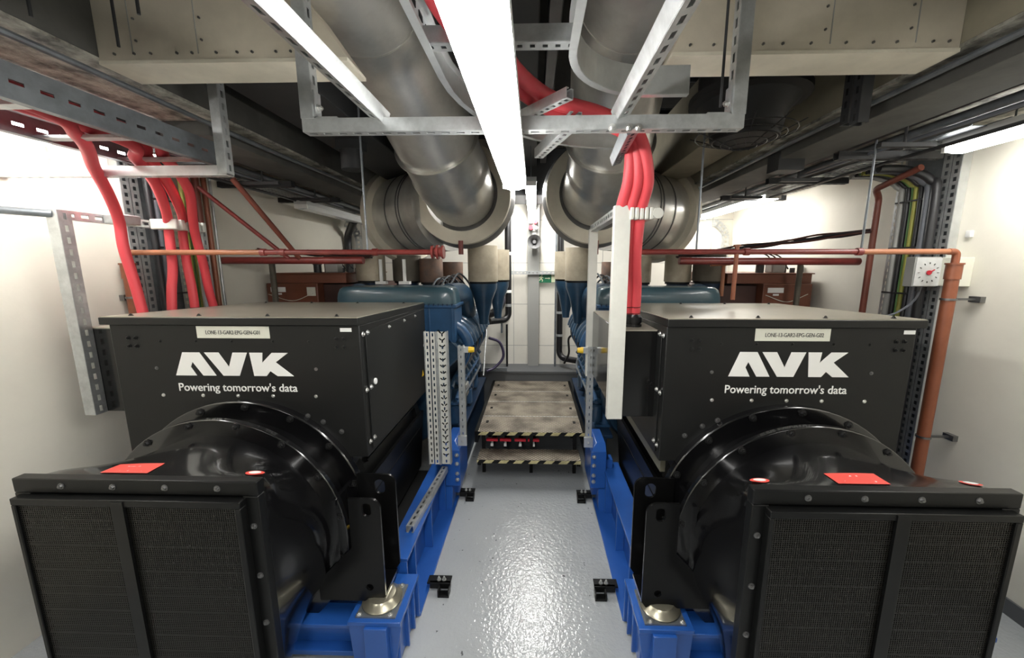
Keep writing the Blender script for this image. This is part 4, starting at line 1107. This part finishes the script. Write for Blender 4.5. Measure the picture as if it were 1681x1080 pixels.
wpipe('service_pipe', 'thinner rusty vertical pipe on the left wall, right of the pair', 'pipe', [(-2.46, 2.88, 0), (-2.46, 2.88, 2.57)], .018, 'pipe_orange', group='left wall risers')
wpipe('conduit', 'bare steel conduit beside the rusty pipes on the left wall', 'conduit', [(-2.489, 2.97, 1.2), (-2.489, 2.97, 2.57)], .010, 'galv')
wpipe('service_pipe', 'dark olive stub pipe standing behind the left generator', 'pipe', [(-2.30, 3.3, 0), (-2.30, 3.3, 1.90)], .024, 'silencer_dark')
wpipe('service_pipe', 'rusty vertical pipe with top elbow beside the right cable trays', 'pipe', [(2.36, 2.5, 2.45), (2.36, 2.80, 2.38), (2.44, 2.86, 2.33), (2.44, 2.86, 0)], .020, 'pipe_rust', .05)
wpipe('service_pipe', 'olive stub pipe rising beside the right brown tank', 'pipe', [(2.25, 3.3, 0), (2.25, 3.3, 1.88)], .022, 'silencer_dark')
wpipe('vent_pipe', 'dark vent pipe with cap standing behind the left brown tank', 'pipe', [(-2.05, 3.72, 1.7), (-2.05, 3.72, 2.0)], .018, 'tank_dark')
wpipe('service_pipe', 'black pipe in the far left corner of the room', 'pipe', [(-2.44, 5.0, 0), (-2.44, 5.0, 2.25), (-2.2, 4.7, 2.4)], .045, 'cable_black', .15)
# rods
RODS = [(-1.50, 1.22, 2.585, 'over the left cable ladder, nearest the camera'), (-1.40, 1.37, 2.58, 'left of the cross beam seam'), (-1.17, 1.22, 2.585, 'in front of the left end of the beam'),
        (.60, 1.34, 2.36, 'in front of the beam by the right drop strut'), (1.19, 1.20, 2.585, 'in front of the right end of the beam')]
for x, y, z, lb in RODS:
    tag(MB().cyl((x, y, z), (x, y, ZC), .0045, n=8).build('threaded_rod', 'dark_duct'), 'thin dark threaded rod hanging ' + lb, 'rod', 'threaded rods')
tag(MB().cyl((1.855, Yp, Zp), (1.855, Yp, SZ), .006, n=8).build('threaded_rod', 'galv_dark'), 'long thin rod carrying the right half of the red main', 'rod', 'threaded rods')
tag(MB().cyl((-.98, Yp, Zp), (-.98, Yp, ZC), .006, n=8).build('threaded_rod', 'galv_dark'), 'long thin rod carrying the left half of the red main', 'rod', 'threaded rods')
tag(MB().cyl((.93, Yp, Zp), (.93, Yp, ZC), .006, n=8).build('threaded_rod', 'galv_dark'), 'thin rod carrying the red main beside the right exhaust drum', 'rod', 'threaded rods')
tag(MB().cyl((2.50, 1.92, 2.2), (2.50, 1.92, SZ), .005, n=8).build('threaded_rod', 'galv_dark'), 'short rod hanging on the right wall below the lit batten', 'rod', 'threaded rods')

# ------------------------------------------------------------------ wall cable risers
def wall_tray(side, g, xw, y0, y1, z0, z1):
    o = thing('cable_riser_tray', f'vertical perforated cable tray with cables on the {side} wall', 'cable tray', (xw, (y0 + y1) / 2, z0))
    x = xw - g * .05
    for y, W in ((y0, .05), (y0 + .055, .05), (y1, .05)):
        MB().perf((x, y, z0), (x, y, z1), (0, 1, 0), W, .002, sl=.024, sw=.02, pitch=.045).build('tray_strip', 'galv', o)
    MB().box(x, x + g * .05, y0 - .028, y0 - .025, z0, z1).build('tray_lip', 'galv_bright', o)
    MB().box(xw - g * .004, xw - g * .012, y0 - .02, y1 + .02, z0, z1).build('tray_back', 'galv_dark', o)
    for i in range(5):
        z = z1 - .3 - i * .3; MB().box(x - g * .05, x - g * .046, y0 + .10, y1 - .03, z, z + .01).build('cable_tie', 'cable_black', o)
    return o
wall_tray('left', -1, XL + .002, 2.30, 2.60, 0, 2.57)
wall_tray('right', 1, XR - .002, 2.44, 2.78, 0, 2.57)
for i, (dy, m_, r) in enumerate(((.10, 'cable_black', .018), (.14, 'cable_grey', .018), (.335, 'cable_yellow', .013), (.358, 'cable_green', .007), (.375, 'cable_yellow', .009))):
    tag(MB().cyl((XL + .085, 2.30 + dy, 0), (XL + .085, 2.30 + dy, 2.5), r, n=12).build('riser_cable', m_), ('black', 'grey', 'wide yellow', 'thin green', 'thin yellow')[i] + ' cable running up the left wall tray', 'cable', 'cables on the left wall tray')
for i, (dy, m_, r, nm) in enumerate(((.06, 'cable_black', .024, 'black cable nearest the camera'), (.105, 'cable_grey', .022, 'grey cable'), (.15, 'cable_black', .014, 'thin black cable'), (.185, 'cable_yellow', .013, 'yellow cable'), (.208, 'cable_green', .007, 'thin green cable'), (.236, 'cable_black', .012, 'black cable behind the green one'), (.28, 'pvc_grey', .018, 'pale grey cable'))):
    y = 2.44 + dy
    P = smooth([(XR - .085, y, 0), (XR - .085, y, .8), (XR - .085, y, 2.2), (XR - .10, y + .03, 2.38), (XR - .2, y + .10, 2.46), (XR - .35, y + .12, 2.47)], 6)
    tag(MB().tube(P, r, 12).build('riser_cable', m_), nm + ' running up the right wall tray', 'cable', 'cables on the right wall tray')
# distant corner trays on the back wall
for side, x in (('left', -2.32), ('right', 2.46)):
    g = -1 if x < 0 else 1
    o = thing('corner_tray', f'curved perforated tray in the far {side} corner', 'cable tray', (x, 5.0, 1.0))
    P = [V((x, 5.05, .52)), V((x, 5.05, 2.2))] + [V((x - .22 * (1 - math.cos(a)), 5.05, 2.2 + .22 * math.sin(a))) for a in [R(15 * k) for k in range(1, 6)]]
    k = MB()
    for a, b in zip(P, P[1:]): k.perf(a, b, (0, 1, 0) if (b - a).z < .01 else (1, 0, 0) if (b-a).length > .5 else (1, -.0, .6), .09, .002, sl=.03, sw=.03, pitch=.06)
    k.build('tray_strip', 'galv', o)

# ------------------------------------------------------------------ brown tanks
def tank(side, x0, x1, g):
    o = thing('header_tank', f'brown steel tank behind the {side} generator by the wall', 'tank', ((x0 + x1) / 2, 3.9, 1.2))
    xa, xb = sorted((x0, x1))
    MB().box(xa, xb, 3.45, 4.5, 1.15, 1.70).build('tank_body', 'tank_brown', o, bevel=.006)
    xi = xb if side == 'left' else xa
    if side == 'left': MB().box(xb, xb + .42, 3.55, 4.5, 1.15, 1.69).build('tank_annex', 'tank_dark', o, bevel=.004)
    else: MB().box(xa - .50, xa, 3.55, 4.5, 1.15, 1.68).build('tank_annex', 'tank_dark', o, bevel=.004)
    la, lb = (xa + .05, xb + .25) if side == 'left' else (xa - .30, xb + .02)
    MB().box(la, lb, 3.5, 4.45, 1.70, 1.785).box(la - .015, lb + .015, 3.485, 4.465, 1.785, 1.795).build('tank_lid', 'tank_brown', o, bevel=.003)
    k = MB().box(xa + .04, xa + .18, 3.447, 3.45, 1.62, 1.665).box(xa + .09, xa + .14, 3.447, 3.45, 1.595, 1.61)
    k.build('paper_label', 'label_white', o)
    if side == 'left': MB().box(xb - .10, xb - .02, 3.446, 3.45, 1.585, 1.665).build('paper_label', 'label_cream', o)
    MB().tube(smooth([(xa + .02, 3.44, 1.60), ((xa + xb) / 2, 3.44, 1.54), (xb - .04, 3.44, 1.61)], 6), .003, 6).build('wire_seal', 'label_cream', o)
    m_ = la + .35
    MB().cyl((m_, 3.62, 1.795), (m_, 3.62, 1.87), .035, n=14).box(m_ - .03, m_ + .03, 3.59, 3.65, 1.87, 1.90).build('filler', 'cable_black', o)
    MB().box(m_ + .09, m_ + .21, 3.58, 3.70, 1.795, 1.90).build('float_switch', 'pvc_grey', o, bevel=.01)
    for i, dx in enumerate((.55, .62, .70, .78)):
        MB().cyl((la + dx, 3.7, 1.795), (la + dx, 3.7, 1.84 + .02 * (i % 2)), .022, n=10).build('fitting', 'cable_black', o)
    for i in range(3):
        MB().tube(smooth([(la + .5 + .08 * i, 3.7, 1.83), (la + .45 + .05 * i, 3.68, 1.95), (la + .3 + .03 * i, 3.75, 2.0), (la + .1, 3.9, 2.02)], 5), .007, 8).build('flying_lead', 'cable_black', o)
    return o
tank('left', -2.48, -2.0, -1)
tank('right', 2.05, 2.48, 1)
# thin cable runs behind the main on both sides
for side, x0, x1, z0, z1 in (('left', -2.48, -1.45, 1.98, 1.93), ('right', 1.25, 2.45, 1.93, 2.10)):
    o = thing('cable_bundle', f'bundle of thin black cables strung above the {side} brown tank', 'cables', ((x0 + x1) / 2, 3.35, 1.9))
    for i in range(5):
        P = [(x0 + (x1 - x0) * t_ / 8, 3.35 - (.5 * t_ / 8 if side == 'right' else 0) + .02 * i, z0 + (z1 - z0) * t_ / 8 + .012 * (i % 3) + .008 * math.sin(t_ * 2 + i)) for t_ in range(9)]
        MB().tube(smooth(P, 3), .008, 6).build('strand', 'cable_black' if i % 2 else 'tank_dark', o)

# gauge box on right wall
o = thing('thermostat_gauge', 'white square gauge box with red pointer on the right wall', 'gauge', (XR, 2.36, 1.7))
gx = XR - .07
def gy(u): return u
MB().box(XR - .085, XR, 2.30, 2.46, 1.735, 1.905).build('casing', 'label_cream', o, bevel=.004)
MB().box(XR - .235, XR - .085, 2.395, 2.40, 1.735, 1.905).build('face', 'dial', o)
MB().box(XR - .24, XR - .085, 2.40, 2.46, 1.73, 1.91).build('body', 'pvc_grey', o, bevel=.003)
c = V((XR - .158, 2.392, 1.815))
MB().cyl(c, c + V((0, -.006, 0)), .014, n=16).bar(c + V((0, -.003, 0)), c + V((.03, -.003, .018)), .004, .006).build('pointer', 'red_plastic', o)
k = MB()
for i in range(12):
    a = 2 * PI * i / 12; k.bar(c + V((.052 * math.cos(a), .0, .052 * math.sin(a))), c + V((.062 * math.cos(a), .0, .062 * math.sin(a))), .003, .004, up=(0, 1, 0))
k.build('scale_marks', 'label_text', o)
MB().tube(smooth([(XR - .15, 2.43, 1.73), (XR - .17, 2.44, 1.64), (XR - .25, 2.46, 1.56), (XR - .33, 2.5, 1.52)], 6), .006, 8).build('lead', 'cable_grey', o)
k = MB().cyl((XR - .18, 2.42, 1.73), (XR - .18, 2.42, 1.70), .012, n=10).cyl((XR - .12, 2.42, 1.73), (XR - .12, 2.42, 1.705), .016, n=10); k.build('gland', 'rubber', o)
tag(MB().box(XR - .02, XR, 2.33, 2.36, 2.02, 2.06).build('call_point', 'label_white', bevel=.004), 'tiny white box on the right wall above the gauge', 'box')
tag(MB().box(1.9, 2.0, YB - .06, YB, 2.18, 2.22).box(1.94, 1.955, YB - .03, YB, 2.22, 2.4).build('sensor', 'horn_grey'), 'small black sensor on the back wall near the right corner', 'sensor')

# ------------------------------------------------------------------ overhead clutter
def duct(label, x0, x1, y0, y1, z0, z1, m_, name='air_duct', cat='duct'):
    return tag(MB().box(x0, x1, y0, y1, z0, z1).build(name, m_, bevel=.006), label, cat)
duct('dark flat duct under the ceiling behind the cross beam, left', -1.40, -1.02, 1.65, 5.05, 2.66, 3.1, 'dark_duct')
duct('pale olive duct edge running back along the right soffit', 1.10, 1.38, 2.40, 5.05, 2.64, 3.1, 'olive_board')
duct('grey duct running between the two exhaust ducts', -.28, .02, -2, 4.9, 2.92, 3.2, 'dark_duct')
duct('narrow grey duct beside the exhaust ducts', .06, .12, -2, 4.9, 2.95, 3.1, 'cladding_dark')
duct('low dark duct hanging behind the exhaust drums', -.9, .9, 4.3, 4.9, 2.62, 3.1, 'dark_duct')
o = thing('extract_fan', 'round black extract fan with wire guard below the right ceiling', 'fan', (.78, 1.95, 2.5))
fc = V((1.02, 2.0, 2.46))
MB().lathe(fc, (0, 0, 1), [(.0, .15), (.10, .17), (.16, .22), (.17, .26), (.20, .26), (.20, .22), (.5, .22)], 36, True).build('fan_casing', 'black_matt', o)
k = MB()
for r in (.06, .10, .14, .18, .22): 
    P = [(fc.x + r * math.cos(2 * PI * a / 24), fc.y + r * math.sin(2 * PI * a / 24), fc.z - .05 + r * .35) for a in range(25)]
    k.tube(P, .0025, 5)
for a in range(10): k.tube([(fc.x + .05 * math.cos(2 * PI * a / 10), fc.y + .05 * math.sin(2 * PI * a / 10), fc.z - .035), (fc.x + .25 * math.cos(2 * PI * a / 10), fc.y + .25 * math.sin(2 * PI * a / 10), fc.z + .05)], .0025, 5)
k.build('wire_guard', 'bolt_black', o)
o = thing('fan_motor', 'small dark blue motor hanging below the left ceiling', 'motor', (-1.2, 2.6, 2.45))
MB().cyl((-1.2, 2.6, 2.48), (-1.2, 2.6, 2.60), .07, n=20).build('motor_body', 'dark_duct', o)
MB().box(-1.28, -1.12, 2.55, 2.65, 2.60, 2.66).build('motor_bracket', 'dark_duct', o)
# side pipes and trays below the soffits
for side, g, X0 in (('left', -1, SL), ('right', 1, SR)):
    tag(MB().cyl((X0 + g * .52, -1.5, SZ - .05), (X0 + g * .52, 4.9, SZ - .05), .022, n=12).build('soffit_pipe', 'galv_dark'), f'thin grey pipe slung under the {side} soffit', 'pipe')
    tag(MB().perf((X0 + g * .75, 2.0, SZ - .06), (X0 + g * .75, 4.95, SZ - .06), (1, 0, 0), .16, .003, sl=.03, sw=.03, pitch=.06).box(X0 + g * .66, X0 + g * .665, 2.0, 4.95, SZ - .06, SZ - .02).box(X0 + g * .84, X0 + g * .845, 2.0, 4.95, SZ - .06, SZ - .02).build('soffit_tray', 'galv_dark'), f'dark perforated tray slung under the {side} soffit', 'cable tray')
    tag(MB().box(X0 + g * .08, X0 + g * .34, 2.0 if g < 0 else -4, 4.9, SZ - .07, SZ - .0).build('soffit_duct', 'soffit_face', bevel=.004), f'flat dark duct slung under the {side} soffit', 'duct')
    for i, y in enumerate((2.35, 3.0, 3.7)):
        tag(MB().strut((X0 + g * .30, y, SZ - .10), (X0 + g * .88, y, SZ - .10), (0, 0, -1)).build('soffit_bracket', 'dark_duct'), f'dark cross bracket under the {side} soffit, {("nearest", "middle", "farthest")[i]} of three', 'bracket', f'brackets under the {side} soffit')
    tag(MB().tube([(X0 + g * x, y, SZ - .02) for x, y in ((.42, -1), (.42, 4.9))], .012, 8).build('soffit_conduit', 'dark_duct'), f'thin dark conduit fixed under the {side} soffit', 'conduit')
tag(MB().box(1.50, 1.66, 2.50, 2.62, 2.44, 2.55).build('junction_box', 'dark_duct', bevel=.004), 'black square junction box below the right soffit', 'box')
for x, y, z, lb in ((1.31, 1.68, 2.42, 'nearer'), (1.36, 1.80, 2.46, 'farther')): tag(MB().strut((x, y, z), (x, y, ZC), (-1, 0, 0)).build('hanger', 'dark_duct'), lb + ' dark slotted hanger under the right ducts', 'bracket')

# more runs slung under the soffits
rr = random.Random(11)
for side, X0, g in (('left', SL, -1), ('right', SR, 1)):
    for i, (dx, dz, r_, m_) in enumerate(((.04, .03, .012, 'galv_dark'), (.38, .045, .017, 'cable_black'), (.47, .10, .009, 'cable_grey'), (.60, .055, .02, 'soffit_face'), (.66, .12, .010, 'cable_black'))):
        pts = [(X0 + g * dx + rr.uniform(-.004, .004), y, SZ - dz + rr.uniform(-.006, .006)) for y in [-4 + .9 * k for k in range(10)]]
        tag(MB().tube(smooth(pts, 3), r_, 8).build('soffit_conduit', m_), ('steel conduit at the inner edge', 'fat black cable', 'thin grey cable hanging lowest', 'drab pipe', 'thin black cable by the wall side')[i] + f' under the {side} soffit', 'cable' if i in (1, 2, 4) else 'pipe', f'runs slung under the {side} soffit')
    # wire basket
    o = thing('wire_basket_tray', f'open wire basket tray above the lamps along the {side} wall', 'cable tray', (X0 + g * .82, 3.5, SZ - .06))
    k = MB(); xa, xb = X0 + g * .70, X0 + g * .92
    for i in range(58): k.bar((xa, 2.2 + i * .045, SZ - .065), (xb, 2.2 + i * .045, SZ - .065), .004, .004)
    for i in range(5): x = xa + (xb - xa) * i / 4; k.bar((x, 2.2, SZ - .062), (x, 4.8, SZ - .062), .004, .004)
    k.build('wire_grid', 'galv_bright', o)
    for i, y in enumerate((1.1, 2.0, 2.75, 3.4)):
        tag(MB().cyl((X0 + g * .36, y, SZ - .14), (X0 + g * .36, y, SZ + .01), .006, n=8).box(X0 + g * .24, X0 + g * .50, y - .015, y + .015, SZ - .155, SZ - .135).build('hanger', 'dark_duct'), f'small dark hanger under the {side} soffit, {("nearest", "second", "third", "farthest")[i]} of four', 'bracket', f'small hangers under the {side} soffit')
    # cross joists high behind the beam
    for i, y in enumerate((2.1, 2.9, 3.7)):
        x1 = X0 - g * .42
        tag(MB().box(X0, x1, y, y + .05, 3.14, 3.24).box(X0, x1, y, y + .012, 3.12, 3.26).build('joist', 'galv_dark'), f'dark steel joist high beside the {side} exhaust duct, {("nearest", "middle", "farthest")[i]} of three', 'joist', f'joists beside the {side} exhaust duct')

for x, y, lb in ((-1.45, 3.58, 'left'), (-1.22, 3.56, 'right')):
    o = thing('support_stand', f'small white upright stand between the silencer cans of the left engine, {lb} one', 'stand', (x, y, 1.688), 'white stands on the left engine')
    MB().box(x - .05, x + .05, y - .03, y + .03, 1.688, 1.715).build('base', 'white_paint', o)
    MB().box(x - .012, x + .012, y - .012, y + .012, 1.715, 1.92).build('upright', 'white_paint', o)
